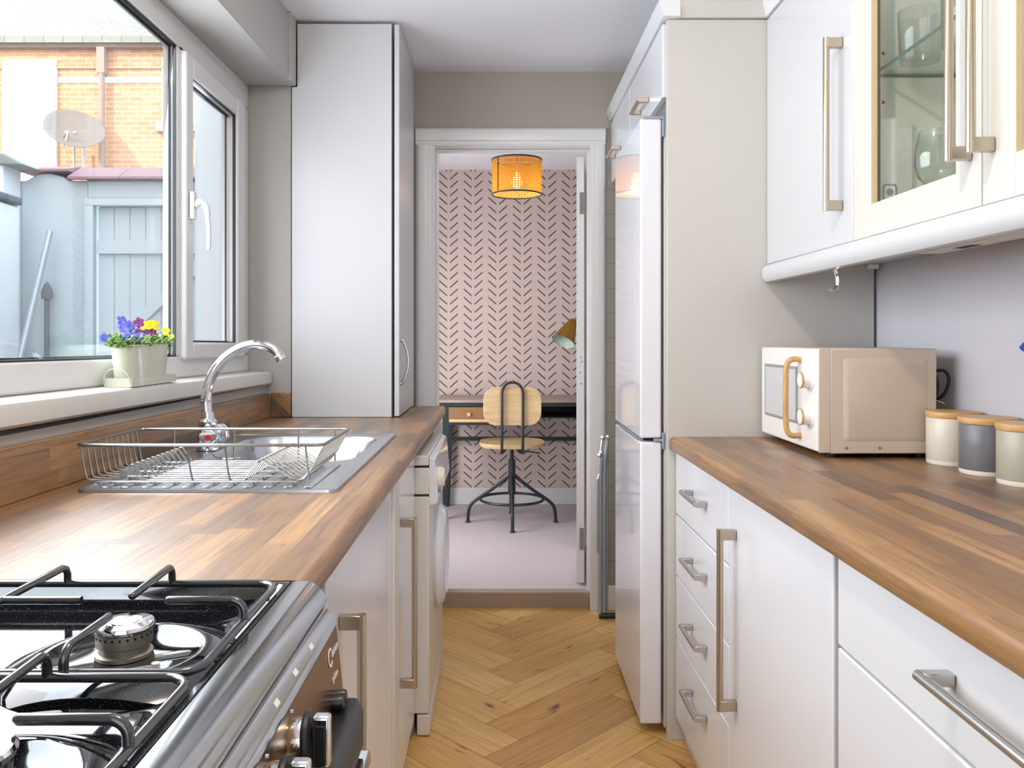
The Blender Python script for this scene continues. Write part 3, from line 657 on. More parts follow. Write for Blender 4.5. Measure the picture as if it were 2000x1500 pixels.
# hob tray: rim, sloping sides, floor
t = B(); X0, X1, Y0, Y1 = -0.862, -0.2525, CY0, CY1
def ring(b, r): return [b.bm.verts.new(p) for p in r]
def rect(x0, x1, y0, y1, z, r): return [(p[0], p[1], z) for p in rrect(x0, x1, y0, y1, r, 4)]
loops = [rect(X0, X1, Y0, Y1, 0.874, 0.002), rect(X0, X1, Y0, Y1, 0.911, 0.002), rect(X0+0.004, X1-0.001, Y0+0.004, Y1-0.004, 0.914, 0.004), rect(X0+0.014, X1-0.006, Y0+0.012, Y1-0.012, 0.914, 0.012), rect(X0+0.022, X1-0.012, Y0+0.018, Y1-0.022, 0.904, 0.018), rect(X0+0.034, X1-0.024, Y0+0.030, Y1-0.050, 0.893, 0.025), rect(X0+0.06, X1-0.05, Y0+0.06, Y1-0.085, 0.8905, 0.03)]
vl = [ring(t, l) for l in loops]
for a, b_ in zip(vl, vl[1:]):
    n = len(a)
    for i in range(n): t.bm.faces.new((a[i], a[(i+1) % n], b_[(i+1) % n], b_[i]))
t.bm.faces.new(vl[-1])
obj('hob_tray', t, 'enamel', ck)
BURN = [(-0.366, 0.815, 0.027), (-0.640, 0.815, 0.034), (-0.366, 0.560, 0.036), (-0.640, 0.560, 0.027)]
for bx, by, br in BURN:
    k = br/0.027
    obj('burner_dish', B().lathe([(0.112, 0.8905), (0.108, 0.8935), (0.092, 0.900), (0.078, 0.9045), (0.072, 0.9042), (0.066, 0.9005), (0.0, 0.9000)], (bx, by, 0.0005), n=48), 'enamel', ck)
    bu = obj('burner', B().lathe([(br*0.98, 0.9005), (br*0.98, 0.904), (br*0.86, 0.9055), (br*0.86, 0.911), (br*0.96, 0.9125), (br*0.97, 0.925), (br*0.9, 0.926), (0, 0.926)], (bx, by, 0.0005), n=40), 'burner', ck)
    obj('burner_cap', B().lathe([(br*0.9, 0.926), (br*1.05, 0.9265), (br*1.06, 0.930), (br*1.0, 0.9325), (br*0.62, 0.9335), (br*0.58, 0.9325), (br*0.5, 0.9325), (br*0.46, 0.9335), (0, 0.934)], (bx, by, 0.0005), n=40), 'chrome', bu)
    sl_ = B()
    for q in range(24):
        a_ = 2*math.pi*q/24; c_, s_ = math.cos(a_), math.sin(a_)
        sl_.tube([(bx + c_*br*0.94, by + s_*br*0.94, 0.9225), (bx + c_*br*0.98, by + s_*br*0.98, 0.9225)], 0.0014, 6)
    obj('flame_slot', sl_, 'black', bu)
    obj('spark_plug', B().tube([(bx+0.052, by-0.052, 0.9005), (bx+0.052, by-0.052, 0.913)], 0.004, 8), 'can_foot', ck)
# fascia: steel strip over panel tinted with the floor's reflection, then the black grill handle
obj('steel_strip', B().prism([(-0.236, 0.880), (-0.214, 0.884), (-0.209, 0.882), (-0.199, 0.868), (-0.197, 0.8615), (-0.236, 0.8615)], 'y', CY0, CY1-0.004), 'hobsteel', ck, bev=0.001)
obj('control_panel', B().prism([(-0.236, 0.861), (-0.1975, 0.861), (-0.189, 0.780), (-0.189, 0.740), (-0.236, 0.740)], 'y', CY0, CY1-0.006), 'floor_reflection', ck)
def panx(z): return -0.1975 + (0.861-z)*0.0085/0.081
for ky in (0.785, 0.701, 0.617, 0.533):
    kz = 0.830; x0 = panx(kz)
    kb = obj('knob', B().lathe([(0.0, 0.0), (0.021, 0.0), (0.0225, 0.004), (0.0215, 0.012), (0.0, 0.013)], (x0, ky, kz), (1, 0, 0.1), 32), 'chrome', ck)
    obj('knob_ring', B().lathe([(0.0, 0.013), (0.0255, 0.013), (0.027, 0.016), (0.0255, 0.019), (0.0, 0.0195)], (x0, ky, kz), (1, 0, 0.1), 32), 'black', kb)
    obj('knob_grip', B().box(x0+0.019, x0+0.036, ky-0.0065, ky+0.0065, kz-0.022, kz+0.026), 'chrome', kb, bev=0.003)
    obj('knob_inlay', B().box(x0+0.022, x0+0.032, ky-0.0072, ky+0.0072, kz-0.020, kz+0.018), 'black', kb, bev=0.001)
    obj('knob_mark', B().box(x0-0.002, x0+0.0005, ky-0.001, ky+0.001, kz+0.0275, kz+0.030), 'wink', ck)
for by in (0.965, 0.948):
    obj('push_button', B().lathe([(0, 0), (0.0075, 0), (0.0075, 0.012), (0.0065, 0.014), (0, 0.014)], (panx(0.795), by, 0.795), (1, 0, 0.1), 20), 'black', ck)
hp = [(-0.200, 0.726), (-0.200, 0.778), (-0.188, 0.786), (-0.168, 0.786), (-0.160, 0.772), (-0.160, 0.730)]
obj('grill_handle', B().prism(hp, 'y', CY0, 0.985), 'black', ck, bev=0.002)
obj('chrome_strip', B().box(-0.20, -0.152, CY0, 0.99, 0.706, 0.722), 'chrome', ck, bev=0.003)
obj('oven_door', B().box(-0.236, -0.200, CY0+0.003, CY1-0.004, 0.12, 0.722), 'black', ck, bev=0.003)
text('maker_initial', 'C', 'wink', ck, (panx(0.831)+0.0008, 0.950, 0.831), 0.030, (math.radians(84), 0, math.radians(90)))
text('maker_name', 'annon', 'wink', ck, (panx(0.838)+0.0008, 0.971, 0.838), 0.014, (math.radians(84), 0, math.radians(90)))
text('panel_print', 'ignition', 'wink', ck, (panx(0.812)+0.0008, 0.962, 0.812), 0.010, (math.radians(84), 0, math.radians(90)))
for ky in (0.90, 0.83, 0.76):
    obj('print_mark', B().prism([(-0.2060, 0.8770), (-0.2055, 0.8774), (-0.2022, 0.8730), (-0.2030, 0.8726)], 'y', ky, ky+0.012), 'wink', ck)

# pan supports: lift off the hob, so each is a thing
def pan_support(label, ya, yb):
    zr = 0.9187; zt = 0.9400; r = 0.0043
    t = thing('pan_support', label, 'pan support', (-0.51, (ya+yb)/2, 0.9143), 'pan supports on the hob')
    xa, xb = -0.790, -0.2625
    obj('frame', B().tube([(p[0], p[1], zr) for p in rrect(xa, xb, ya, yb, 0.024, 5)], r, 10, closed=True), 'rod', t)
    for bx in (-0.366, -0.640):
        by = (ya+yb)/2 - 0.028
        def prong(p_edge, p_in):
            e = Vector(p_edge); i = Vector(p_in); d = (i-e).normalized()
            pts = [e + Vector((0, 0, zr)), e + Vector((0, 0, zt-0.013))]
            pts += [e + d*(0.013-0.013*math.cos(q_)) + Vector((0, 0, zt-0.013+0.013*math.sin(q_))) for q_ in [math.radians(15*k) for k in range(1, 7)]]
            pts += [i + Vector((0, 0, zt)), i + d*0.002 + Vector((0, 0, zt)), i + d*0.0035 + Vector((0, 0, zt)), i + d*0.0042 + Vector((0, 0, zt))]
            obj('prong', B().tube(pts, [r]*(len(pts)-3) + [r*0.9, r*0.6, r*0.15], 12), 'rod', t)
        prong((bx-0.022, yb, 0), (bx-0.018, by+0.045, 0)); prong((bx-0.012, ya, 0), (bx-0.012, by-0.022, 0))
        if bx > -0.5: prong((xb, by+0.030, 0), (bx+0.026, by+0.030, 0))
        else: prong((xa, by+0.030, 0), (bx-0.040, by+0.030, 0))
    by = (ya+yb)/2 - 0.028
    obj('cross_prong', B().tube([(-0.588, by+0.030, zt), (-0.430, by+0.030, zt)], r, 10), 'rod', t)
    cr_ = [(-0.512, ya, zr), (-0.512, ya, zt-0.010), (-0.512, ya+0.004, zt-0.003), (-0.512, ya+0.012, zt), (-0.512, yb-0.012, zt), (-0.512, yb-0.004, zt-0.003), (-0.512, yb, zt-0.010), (-0.512, yb, zr)]
    obj('centre_rod', B().tube(cr_, r, 10), 'rod', t)
    for fx, fy in ((xa, ya+0.05), (xb, ya+0.05), (xa, yb-0.05), (xb, yb-0.05)):
        sgn = -1 if fx == xb else 1
        obj('foot', B().tube([(fx, fy, zr), (fx + sgn*0.0, fy, 0.9143)], 0.004, 8), 'black', t)
pan_support('black pan support over the far pair of burners', 0.724, 0.990)
pan_support('black pan support over the near pair of burners', 0.462, 0.716)

# ------------------------------------------------------------------ sink, tap, dish rack
sk = thing('kitchen_sink', 'stainless steel inset sink with a ridged drainer', 'sink', (-0.56, 2.07, ZT))
SX0, SX1, SY0, SY1 = -0.815, -0.312, 1.598, 2.545
b = B()
def rl(x0, x1, y0, y1, z, r, n=6): return [(p[0], p[1], z) for p in rrect(x0, x1, y0, y1, r, n)]
def strip(b, loops, cap=True):
    vs = [[b.bm.verts.new(p) for p in l] for l in loops]
    for a, c in zip(vs, vs[1:]):
        n = len(a)
        for i in range(n): b.bm.faces.new((a[i], a[(i+1) % n], c[(i+1) % n], c[i]))
    if cap: b.bm.faces.new(vs[-1])
    return vs
# rim down to a shallow deck
strip(b, [rl(SX0, SX1, SY0, SY1, ZT+0.0004, 0.02), rl(SX0+0.001, SX1-0.001, SY0+0.001, SY1-0.001, ZT+0.006, 0.02), rl(SX0+0.008, SX1-0.008, SY0+0.008, SY1-0.008, ZT+0.007, 0.02), rl(SX0+0.016, SX1-0.016, SY0+0.016, SY1-0.016, ZT+0.003, 0.02)], cap=False)
inner = rl(SX0+0.016, SX1-0.016, SY0+0.016, SY1-0.016, ZT+0.003, 0.02)
BX0, BX1, BY0, BY1 = -0.735, -0.352, 1.985, 2.495
bowl = rl(BX0, BX1, BY0, BY1, ZT+0.002, 0.09, 6)
# deck between the inner rim and the bowl: same vertex count, joined corner to corner
vi = [b.bm.verts.new(p) for p in inner]; vb = [b.bm.verts.new(p) for p in bowl]; n = len(vi)
for i in range(n): b.bm.faces.new((vi[i], vi[(i+1) % n], vb[(i+1) % n], vb[i]))
obj('deck', b, 'sink', sk)
b = B()
strip(b, [bowl, rl(BX0+0.008, BX1-0.008, BY0+0.008, BY1-0.008, ZT-0.008, 0.085), rl(BX0+0.018, BX1-0.018, BY0+0.018, BY1-0.018, ZT-0.06, 0.08), rl(BX0+0.035, BX1-0.035, BY0+0.035, BY1-0.035, ZT-0.130, 0.07), rl(BX0+0.08, BX1-0.08, BY0+0.08, BY1-0.08, ZT-0.145, 0.05)])
obj('bowl', b, 'sink', sk)
b = B()
for i in range(11):
    x = -0.775 + i*0.040
    b.prism([(x-0.009, ZT+0.0032), (x-0.005, ZT+0.0058), (x+0.005, ZT+0.0058), (x+0.009, ZT+0.0032)], 'y', 1.635, 1.935)
obj('drainer_ridge', b, 'sink', sk, bev=0.001)
obj('waste', B().lathe([(0, 0), (0.04, 0), (0.042, 0.003), (0.03, 0.004), (0, 0.003)], (-0.545, 2.24, ZT-0.1447), n=28), 'chrome', sk)
obj('overflow_plug', B().lathe([(0, 0), (0.022, 0), (0.022, 0.008), (0.01, 0.012), (0, 0.012)], (-0.335, 2.05, ZT+0.004), n=20, sx=0.6), 'brass', sk) if False else None

tp = thing('mixer_tap', 'chrome swan neck mixer tap behind the sink', 'tap', (-0.765, 2.19, ZT+0.004))
tx, ty = -0.765, 2.19
obj('base', B().lathe([(0, 0), (0.028, 0), (0.028, 0.006), (0.022, 0.012), (0.021, 0.05), (0.024, 0.055), (0.024, 0.075), (0.017, 0.082), (0.016, 0.098), (0, 0.098)], (tx, ty, ZT+0.004), n=28), 'chrome', tp)
pp = [(-0.765, 0.985), (-0.768, 1.02), (-0.769, 1.05), (-0.762, 1.088), (-0.745, 1.125), (-0.718, 1.158), (-0.682, 1.182), (-0.648, 1.192), (-0.615, 1.190), (-0.590, 1.178), (-0.577, 1.160)]
obj('spout', B().tube(smooth_path([(x, ty, z) for x, z in pp], 5), [0.0145 - 0.003*i/50 for i in range(51)], 18), 'chrome', tp)
obj('nozzle', B().lathe([(0.012, 0), (0.0145, 0.003), (0.0145, 0.016), (0.011, 0.019), (0, 0.019)], (-0.579, ty, 1.166), (0.62, 0, -1), 20), 'chrome', tp)
for sg, rd in ((-1, True), (1, False)):
    q = Vector((0.35, sg*1.0, 0.0)).normalized(); c = Vector((tx, ty, ZT+0.042))
    hb = obj('tap_handle', B().lathe([(0.013, 0.0), (0.014, 0.030), (0.024, 0.034), (0.027, 0.040), (0.027, 0.056), (0.022, 0.063), (0, 0.064)], c, q, 8), 'chrome', tp)
    obj('temperature_dot', B().lathe([(0.0, 0.0655), (0.0075, 0.0655), (0.008, 0.063), (0, 0.063)], c, q, 14), 'red' if rd else 'blue', hb)
obj('plug_chain', B().tube(smooth_path([(-0.752, 2.155, 0.926), (-0.70, 2.05, 0.920), (-0.66, 1.99, 0.9225), (-0.62, 2.0, 0.9225)]), 0.0016, 6), 'chrome', tp)

rk = thing('dish_rack', 'chrome wire dish rack on the drainer', 'dish rack', (-0.6, 1.80, ZT+0.006))
RX0, RX1, RY0, RY1, RZ = -0.842, -0.350, 1.658, 1.955, 0.997
rm = B().tube([(p[0], p[1], RZ) for p in rrect(RX0, RX1, RY0, RY1, 0.018, 4)], 0.0032, 8, closed=True)
obj('rim', rm, 'wire', rk)
zb = 0.9245
for i in range(11):
    y = 1.678 + i*0.0257
    if i in (0, 10): lp = []
    pts = [(RX0, y, RZ), (RX0+0.008, y, 0.95), (RX0+0.013, y, zb+0.004), (RX0+0.020, y, zb), (-0.772, y, zb), (-0.740, y, 0.956), (-0.734, y, 0.956), (-0.712, y, zb), (-0.700, y, zb), (-0.512, y, zb), (-0.484, y, 0.964), (-0.477, y, 0.965), (-0.470, y, 0.962), (-0.418, y, zb+0.004), (-0.405, y, zb), (-0.393, y, zb+0.003), (-0.375, y, 0.950), (RX1, y, RZ)]
    obj('plate_wire', B().tube(pts, 0.0019, 6), 'wire', rk)
for y, xs in ((RY0, (-0.62, -0.545, -0.385, -0.76)), (RY1, (-0.62, -0.47, -0.385, -0.76))):
    s_ = 1 if y == RY0 else -1
    for x in xs: obj('side_wire', B().tube([(x, y, RZ), (x+0.002, y+s_*0.010, 0.95), (x+0.004, y+s_*0.018, zb)], 0.0019, 6), 'wire', rk)
bw = B()
for k in range(5):
    y = 1.676 + k*0.0650
    bw.tube([(RX0+0.02, y, zb-0.003), (-0.405, y, zb-0.003)], 0.0022, 6)
bw.tube([(-0.742, 1.676, 0.9535), (-0.742, 1.937, 0.9535)], 0.0018, 6).tube([(-0.484, 1.676, 0.9610), (-0.484, 1.937, 0.9610)], 0.0018, 6)
obj('base_wire', bw, 'wire', rk)
for fx, fy in ((-0.79, 1.70), (-0.79, 1.90), (-0.42, 1.70), (-0.42, 1.90)):
    obj('foot', B().tube([(fx, fy, zb-0.003), (fx, fy, ZT+0.0075)], 0.004, 8), 'wire', rk)

# ------------------------------------------------------------------ flower planter on the sill
def sillz(y): return 1.0848 - 0.0072*(y-3.12)
tr = thing('planter_tray', 'pale sage tray under the flower bucket on the window sill', 'tray', (-0.90, 2.11, sillz(2.11)))
zt = sillz(1.97)+0.0005
TX0, TX1, TY0, TY1 = -0.937, -0.868, 1.972, 2.245
b = B()
loops = [rl(TX0, TX1, TY0, TY1, zt, 0.006, 3), rl(TX0, TX1, TY0, TY1, zt+0.021, 0.006, 3), rl(TX0+0.002, TX1-0.002, TY0+0.002, TY1-0.002, zt+0.021, 0.006, 3), rl(TX0+0.002, TX1-0.002, TY0+0.002, TY1-0.002, zt+0.003, 0.006, 3)]
vs = strip(b, loops); b.bm.faces.new(vs[0][::-1])
obj('body', b, 'bucket', tr)
b = B().tube(smooth_path([(-0.933, 1.971, zt+0.010), (-0.930, 1.968, zt+0.030), (-0.915, 1.966, zt+0.042), (-0.890, 1.966, zt+0.042), (-0.876, 1.968, zt+0.028), (-0.872, 1.971, zt+0.010)]), 0.0012, 6)
obj('wire_handle', b, 'bucket', tr)
pb = thing('flower_bucket', 'oval pale sage bucket of blue, purple and yellow flowers on the sill', 'flower pot', (-0.903, 2.105, zt+0.004))
b = B(); cx, cy = -0.903, 2.105
def oval(rx, ry, z, n=40):
    out = []
    for i in range(n):
        t_ = 2*math.pi*i/n; c_, s_ = math.cos(t_), math.sin(t_)
        out.append((cx + rx*abs(c_)**0.8*(1 if c_ > 0 else -1), cy + ry*abs(s_)**0.8*(1 if s_ > 0 else -1), z))
    return out
z0 = zt+0.004
vs = strip(b, [oval(0.030, 0.122, z0), oval(0.0365, 0.133, z0+0.092), oval(0.0378, 0.1345, z0+0.093), oval(0.0378, 0.1345, z0+0.096), oval(0.035, 0.131, z0+0.095), oval(0.034, 0.130, z0+0.07)]); b.bm.faces.new(vs[0][::-1])
obj('bucket', b, 'bucket', pb)
obj('seam', B().box(cx+0.030, cx+0.0378, 2.103, 2.107, z0+0.004, z0+0.092).map(lambda x, y, z: (x - 0.006*(1-(z-z0)/0.088), y, z)), 'bucket', pb)
rnd = random.Random(3)
def leaf_at(b, p, d, ln, wd):
    d = d.normalized(); s_ = d.cross(Vector((0, 0, 1)));
    if s_.length < 1e-3: s_ = Vector((1, 0, 0))
    s_.normalize(); up = s_.cross(d)
    pts = [p, p + d*ln*0.45 + s_*wd, p + d*ln + up*ln*(-0.1), p + d*ln*0.45 - s_*wd, p + d*ln*0.5 + up*wd*0.5]
    v = [b.bm.verts.new(q) for q in pts]
    for f_ in ((0, 1, 4), (1, 2, 4), (2, 3, 4), (3, 0, 4)): b.bm.faces.new([v[i] for i in f_])
for nm, mt, cnt in (('foliage', 'leaf', 420), ('pale_foliage', 'leafl', 260)):
    b = B()
    for i in range(cnt):
        ay = rnd.uniform(-0.140, 0.145); ax = rnd.uniform(-0.032, 0.034)*math.sqrt(max(0.1, 1-(ay/0.16)**2)); h_ = rnd.uniform(0.0, 1.0)
        p = Vector((cx + ax*(1+0.3*h_), cy + ay*(1+0.06*h_), z0 + 0.086 + 0.030*h_*(1-0.5*(ay/0.17)**2)))
        leaf_at(b, p, Vector((ax*14+rnd.uniform(-.7, .7), ay*4+rnd.uniform(-.8, .8), rnd.uniform(0.1, 1.2))), rnd.uniform(0.012, 0.020), rnd.uniform(0.003, 0.005))
    for i in range(30):
        ay = rnd.uniform(-0.10, 0.115); ax = rnd.uniform(-0.02, 0.025)
        b.tube([(cx+ax, cy+ay, z0+0.07), (cx+ax*1.4+rnd.uniform(-.01, .01), cy+ay*1.05+rnd.uniform(-.01, .01), z0+0.118)], 0.0009, 5)
    o = obj(nm, b, mt, pb, smooth=False); o['kind'] = 'stuff'
def flower(c, face, r, mt):
    b = B(); face = face.normalized(); u = face.orthogonal().normalized(); v = face.cross(u); c = Vector(c)
    for k in range(5):
        a_ = 2*math.pi*k/5 + rnd.random(); d = u*math.cos(a_) + v*math.sin(a_); s_ = face.cross(d)
        pts = [c, c + d*r*0.55 + s_*r*0.46 + face*r*0.2, c + d*r*1.0 + s_*r*0.2 + face*r*0.12, c + d*r*1.0 - s_*r*0.2 + face*r*0.12, c + d*r*0.55 - s_*r*0.46 + face*r*0.2]
        vv = [b.bm.verts.new(q) for q in pts]; b.bm.faces.new(vv)
    b.lathe([(0, r*0.25), (r*0.16, r*0.2), (r*0.18, 0.0), (0, 0)], c, face, 8)
    obj('flower', b, mt, pb, smooth=False, recalc=False)
FL = [(-0.133, 0.106, 'fblue'), (-0.085, 0.130, 'fblue'), (-0.072, 0.112, 'fblue'), (-0.092, 0.112, 'fblue'), (-0.045, 0.148, 'fblue'), (-0.055, 0.138, 'fblue'), (-0.022, 0.140, 'fblue'), (-0.030, 0.118, 'fblue'), (-0.012, 0.112, 'fblue'), (0.004, 0.112, 'fblue'), (-0.03, 0.147, 'fpurple'),
      (0.022, 0.125, 'fpurple'), (0.034, 0.118, 'fpurple'), (0.042, 0.108, 'fpurple'), (0.050, 0.122, 'fpurple'), (0.012, 0.140, 'fyellow'), (0.030, 0.146, 'fyellow'), (0.020, 0.143, 'fyellow'), (0.080, 0.136, 'fyellow'), (0.090, 0.130, 'fyellow'), (0.060, 0.110, 'fyellow'), (0.112, 0.122, 'fyellow'), (0.124, 0.114, 'fyellow'), (0.134, 0.108, 'fyellow')]
for dy, dz, mt in FL:
    fx_ = -0.024 if dy < -0.1 else rnd.uniform(-0.030, 0.030)
    flower((cx + fx_, cy + dy*1.10, z0 + dz + 0.004 - fx_*0.12), Vector((0.5+rnd.uniform(-.2, .5), -0.8+rnd.uniform(-.4, .4), 0.45+rnd.uniform(-.3, .3))), rnd.uniform(0.0115, 0.0145), mt)

# ------------------------------------------------------------------ right side: base units, worktop, end panel
FX = 0.53
w = B().prism(nose(0.512, 1.135, -1), 'y', -0.35, 2.508)
tag(obj('worktop', w, 'stave'), 'walnut block worktop on the right under the microwave', 'worktop')
def fronts(t, ya, yb, zs, hl, mats='unit'):
    for (za, zb_, hz) in zs:
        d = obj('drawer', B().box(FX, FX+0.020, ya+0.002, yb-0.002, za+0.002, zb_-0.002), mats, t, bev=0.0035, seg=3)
        if hl: bar_handle(d, FX, -1, 'y', hl[0], hl[1], hz, mat='steel', so=0.030, r=hl[2])
def right_cab(name, label, ya, yb):
    t = thing(name, label, 'cabinet', (0.83, (ya+yb)/2, 0), 'base cabinets under the right worktop')
    obj('body', B().box(FX+0.022, 1.12, ya+0.001, yb-0.001, 0.076, 0.874), 'carc', t)
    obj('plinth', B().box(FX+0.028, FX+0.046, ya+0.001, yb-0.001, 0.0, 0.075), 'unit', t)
    return t
t = right_cab('drawer_cabinet', 'white base cabinet of four drawers beside the fridge panel', 1.926, 2.507)
fronts(t, 1.928, 2.506, [(0.683, 0.870, 0.785), (0.499, 0.683, 0.598), (0.314, 0.499, 0.416), (0.072, 0.314, 0.236)], (2.125, 2.300, 0.0065))
t = right_cab('base_cabinet', 'white base cabinet with one door between the two drawer cabinets on the right', 1.322, 1.926)
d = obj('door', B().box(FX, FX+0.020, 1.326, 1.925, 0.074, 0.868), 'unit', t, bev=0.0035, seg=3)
bar_handle(d, FX, -1, 'z', 0.375, 0.782, 1.868, mat='nickel')
t = right_cab('drawer_cabinet', 'wide white base cabinet with deep drawers nearest the viewer on the right', 0.31, 1.310)
for za, zb_, hz in ((0.728, 0.870, 0.812), (0.40, 0.728, 0.64), (0.074, 0.40, 0.31)):
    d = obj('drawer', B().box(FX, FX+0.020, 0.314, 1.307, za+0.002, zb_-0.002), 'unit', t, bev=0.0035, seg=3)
    bar_handle(d, FX, -1, 'y', 0.62, 0.985, hz, mat='steel', so=0.036, r=0.0068)

ep = B().box(0.505, 1.128, 2.510, 2.530, 0.0, 2.168)
tag(obj('end_panel', ep, 'panel', bev=0.0015), 'tall cream white panel between the right worktop and the fridge', 'panel')
cr = thing('cornice', 'white cornice along the top of the tall units and wall cabinets', 'cornice', (0.5, 3.0, 2.170))
cp_ = [(0.0, 2.170), (-0.010, 2.170), (-0.010, 2.178), (-0.022, 2.205), (-0.022, 2.222), (0.04, 2.222), (0.04, 2.170)]
obj('side_run', B().prism([(0.500+u_, z) for u_, z in cp_], 'y', 2.549, 3.715), 'unit', cr)
obj('corner_block', B().prism([(0.500+u_, z) for u_, z in cp_], 'y', 2.4865, 2.5485), 'unit', cr)
obj('front_run', B().prism([(2.508+u_, z) for u_, z in cp_], 'x', 0.5405, 0.800), 'panel', cr)
obj('wall_cabinet_run', B().prism([(0.808+u_, z) for u_, z in cp_], 'y', 0.80, 2.52), 'unit', cr)

def over(label, ya, yb, hy0, hy1, zb0, hz):
    t = thing('bridging_cabinet', label, 'cabinet', (0.8, (ya+yb)/2, 1.885), 'cabinets over the fridge and alcove')
    obj('body', B().box(0.516, 1.12, ya+0.001, yb-0.001, zb0+0.004, 2.168), 'inner', t)
    d = obj('door', B().box(0.496, 0.515, ya+0.002, yb-0.002, zb0, 2.164), 'unit', t, bev=0.002)
    bar_handle(d, 0.496, -1, 'y', hy0, hy1, hz, mat='nickel', so=0.032, r=0.007)
over('small white cabinet above the fridge', 2.534, 3.165, 2.76, 2.93, 1.942, 1.998)
over('small white cabinet above the alcove next to the doorway', 3.168, 3.705, 3.40, 3.58, 1.895, 1.985)

# fridge freezer
fz = thing('fridge_freezer', 'tall glossy white fridge freezer beside the doorway', 'fridge', (0.76, 2.82, 0))
obj('body', B().box(0.502, 1.10, 2.545, 3.085, 0.02, 1.865), 'fridge_side', fz, bev=0.004)
obj('base', B().box(0.53, 1.08, 2.56, 3.07, 0.0, 0.02), 'black', fz)
for za, zb_ in ((0.905, 1.878), (0.035, 0.893)):
    obj('door', B().box(0.429, 0.494, 2.538, 3.085, za, zb_), 'fridge', fz, bev=0.006, seg=3)
obj('handle_recess', B().box(0.4275, 0.445, 2.58, 2.96, 0.8935, 0.9045), 'grey', fz)
obj('hinge', B().box(0.4950, 0.5015, 2.5335, 2.546, 1.822, 1.876).box(0.440, 0.5015, 2.536, 2.56, 1.876, 1.884), 'hingeb', fz, bev=0.001)
obj('hinge', B().box(0.4950, 0.5015, 2.5335, 2.546, 0.872, 0.922).box(0.470, 0.5015, 2.5345, 2.548, 0.8945, 0.9035), 'hingeb', fz, bev=0.001)

# folded clothes airer
ca_ = thing('clothes_airer', 'folded grey metal clothes airer between the door frame and the fridge', 'clothes airer', (0.475, 3.60, 0))
b = B().tube([(0.434, 3.60, 0.012), (0.436, 3.60, 0.60), (0.440, 3.60, 0.71)], 0.009, 10).tube([(0.452, 3.605, 0.012), (0.454, 3.605, 0.66), (0.470, 3.605, 0.775)], 0.008, 10)
b.tube([(0.466, 3.62, 0.03), (0.468, 3.62, 0.70)], 0.006, 10)
obj('leg', b, 'pipe', ca_)
obj('foot_bar', B().tube([(0.430, 3.600, 0.0125), (0.550, 3.600, 0.0125)], 0.0125, 10), 'dark', ca_)
b = B()
for x, z in ((0.447, 0.780), (0.470, 0.783), (0.433, 0.705), (0.44, 0.715)): b.lathe([(0, -0.011), (0.008, -0.008), (0.011, 0), (0.008, 0.008), (0, 0.011)], (x, 3.595, z), n=12)
b.tube([(0.447, 3.595, 0.78), (0.470, 3.595, 0.783)], 0.006, 8).tube([(0.447, 3.595, 0.78), (0.437, 3.595, 0.71)], 0.005, 8)
obj('joint', b, 'chrome', ca_)
obj('side_bar', B().tube([(0.424, 3.595, 0.30), (0.425, 3.595, 0.60)], 0.006, 8).tube([(0.424, 3.595, 0.30), (0.436, 3.60, 0.27)], 0.006, 8).tube([(0.425, 3.595, 0.60), (0.436, 3.60, 0.63)], 0.006, 8), 'pipe', ca_)
b = B()
for k in range(8): b.tube([(0.437, 3.598, 0.12+k*0.065), (0.468, 3.62, 0.12+k*0.065)], 0.003, 6)
obj('rung', b, 'pipe', ca_)

# ------------------------------------------------------------------ wall cabinets
WX = 0.804; WZ0, WZ1 = 1.430, 2.168
wc = thing('wall_cabinet', 'white wall cabinet with a plain door next to the tall panel', 'cabinet', (0.96, 2.2, WZ0), 'wall cabinets on the right')
obj('body', B().box(WX+0.021, 1.128, 1.902, 2.508, WZ0, WZ1), 'unit_dim', wc)
d = obj('door', B().box(WX, WX+0.020, 1.899, 2.507, WZ0, WZ1-0.002), 'unit_dim', wc, bev=0.003)
bar_handle(d, WX, -1, 'z', 1.508, 1.914, 1.958, so=0.037)
gc = thing('glass_cabinet', 'white wall cabinet with two glazed doors holding glassware', 'cabinet', (0.96, 1.39, WZ0), 'wall cabinets on the right')
ga, gb = 0.886, 1.896
b = B().box(WX+0.021, 1.128, ga, ga+0.018, WZ0, WZ1).box(WX+0.021, 1.128, gb-0.018, gb, WZ0, WZ1).box(WX+0.021, 1.128, ga, gb, WZ0, WZ0+0.018).box(WX+0.021, 1.128, ga, gb, WZ1-0.018, WZ1).box(1.12, 1.128, ga, gb, WZ0, WZ1)
obj('body', b, 'inner', gc)
for ya, yb, hy in ((1.393, 1.895, 1.424), (0.888, 1.389, 1.358)):
    d = B().box(WX, WX+0.020, ya, ya+0.078, WZ0, WZ1-0.002).box(WX, WX+0.020, yb-0.088, yb, WZ0, WZ1-0.002).box(WX, WX+0.020, ya+0.078, yb-0.088, WZ0, WZ0+0.070).box(WX, WX+0.020, ya+0.078, yb-0.088, WZ1-0.072, WZ1-0.002)
    dd = obj('door', d, 'ivory', gc, bev=0.002)
    e = B().box(WX+0.001, WX+0.019, yb-0.0895, yb-0.0875, WZ0+0.07, WZ1-0.072)
    obj('glazing_edge', e, 'edge', dd)
    obj('glazing_seal', B().box(WX+0.0145, WX+0.0195, yb-0.092, yb-0.0885, WZ0+0.07, WZ1-0.072), 'dink', dd)
    obj('glass_pane', B().box(WX+0.013, WX+0.017, ya+0.075, yb-0.085, WZ0+0.066, WZ1-0.068), 'cabglass', dd)
    bar_handle(dd, WX, -1, 'z', 1.512, 1.914, hy, so=0.037)
sh = obj('glass_shelf', B().box(WX+0.035, 1.118, ga+0.02, gb-0.02, 1.797, 1.803), 'cabglass', gc)
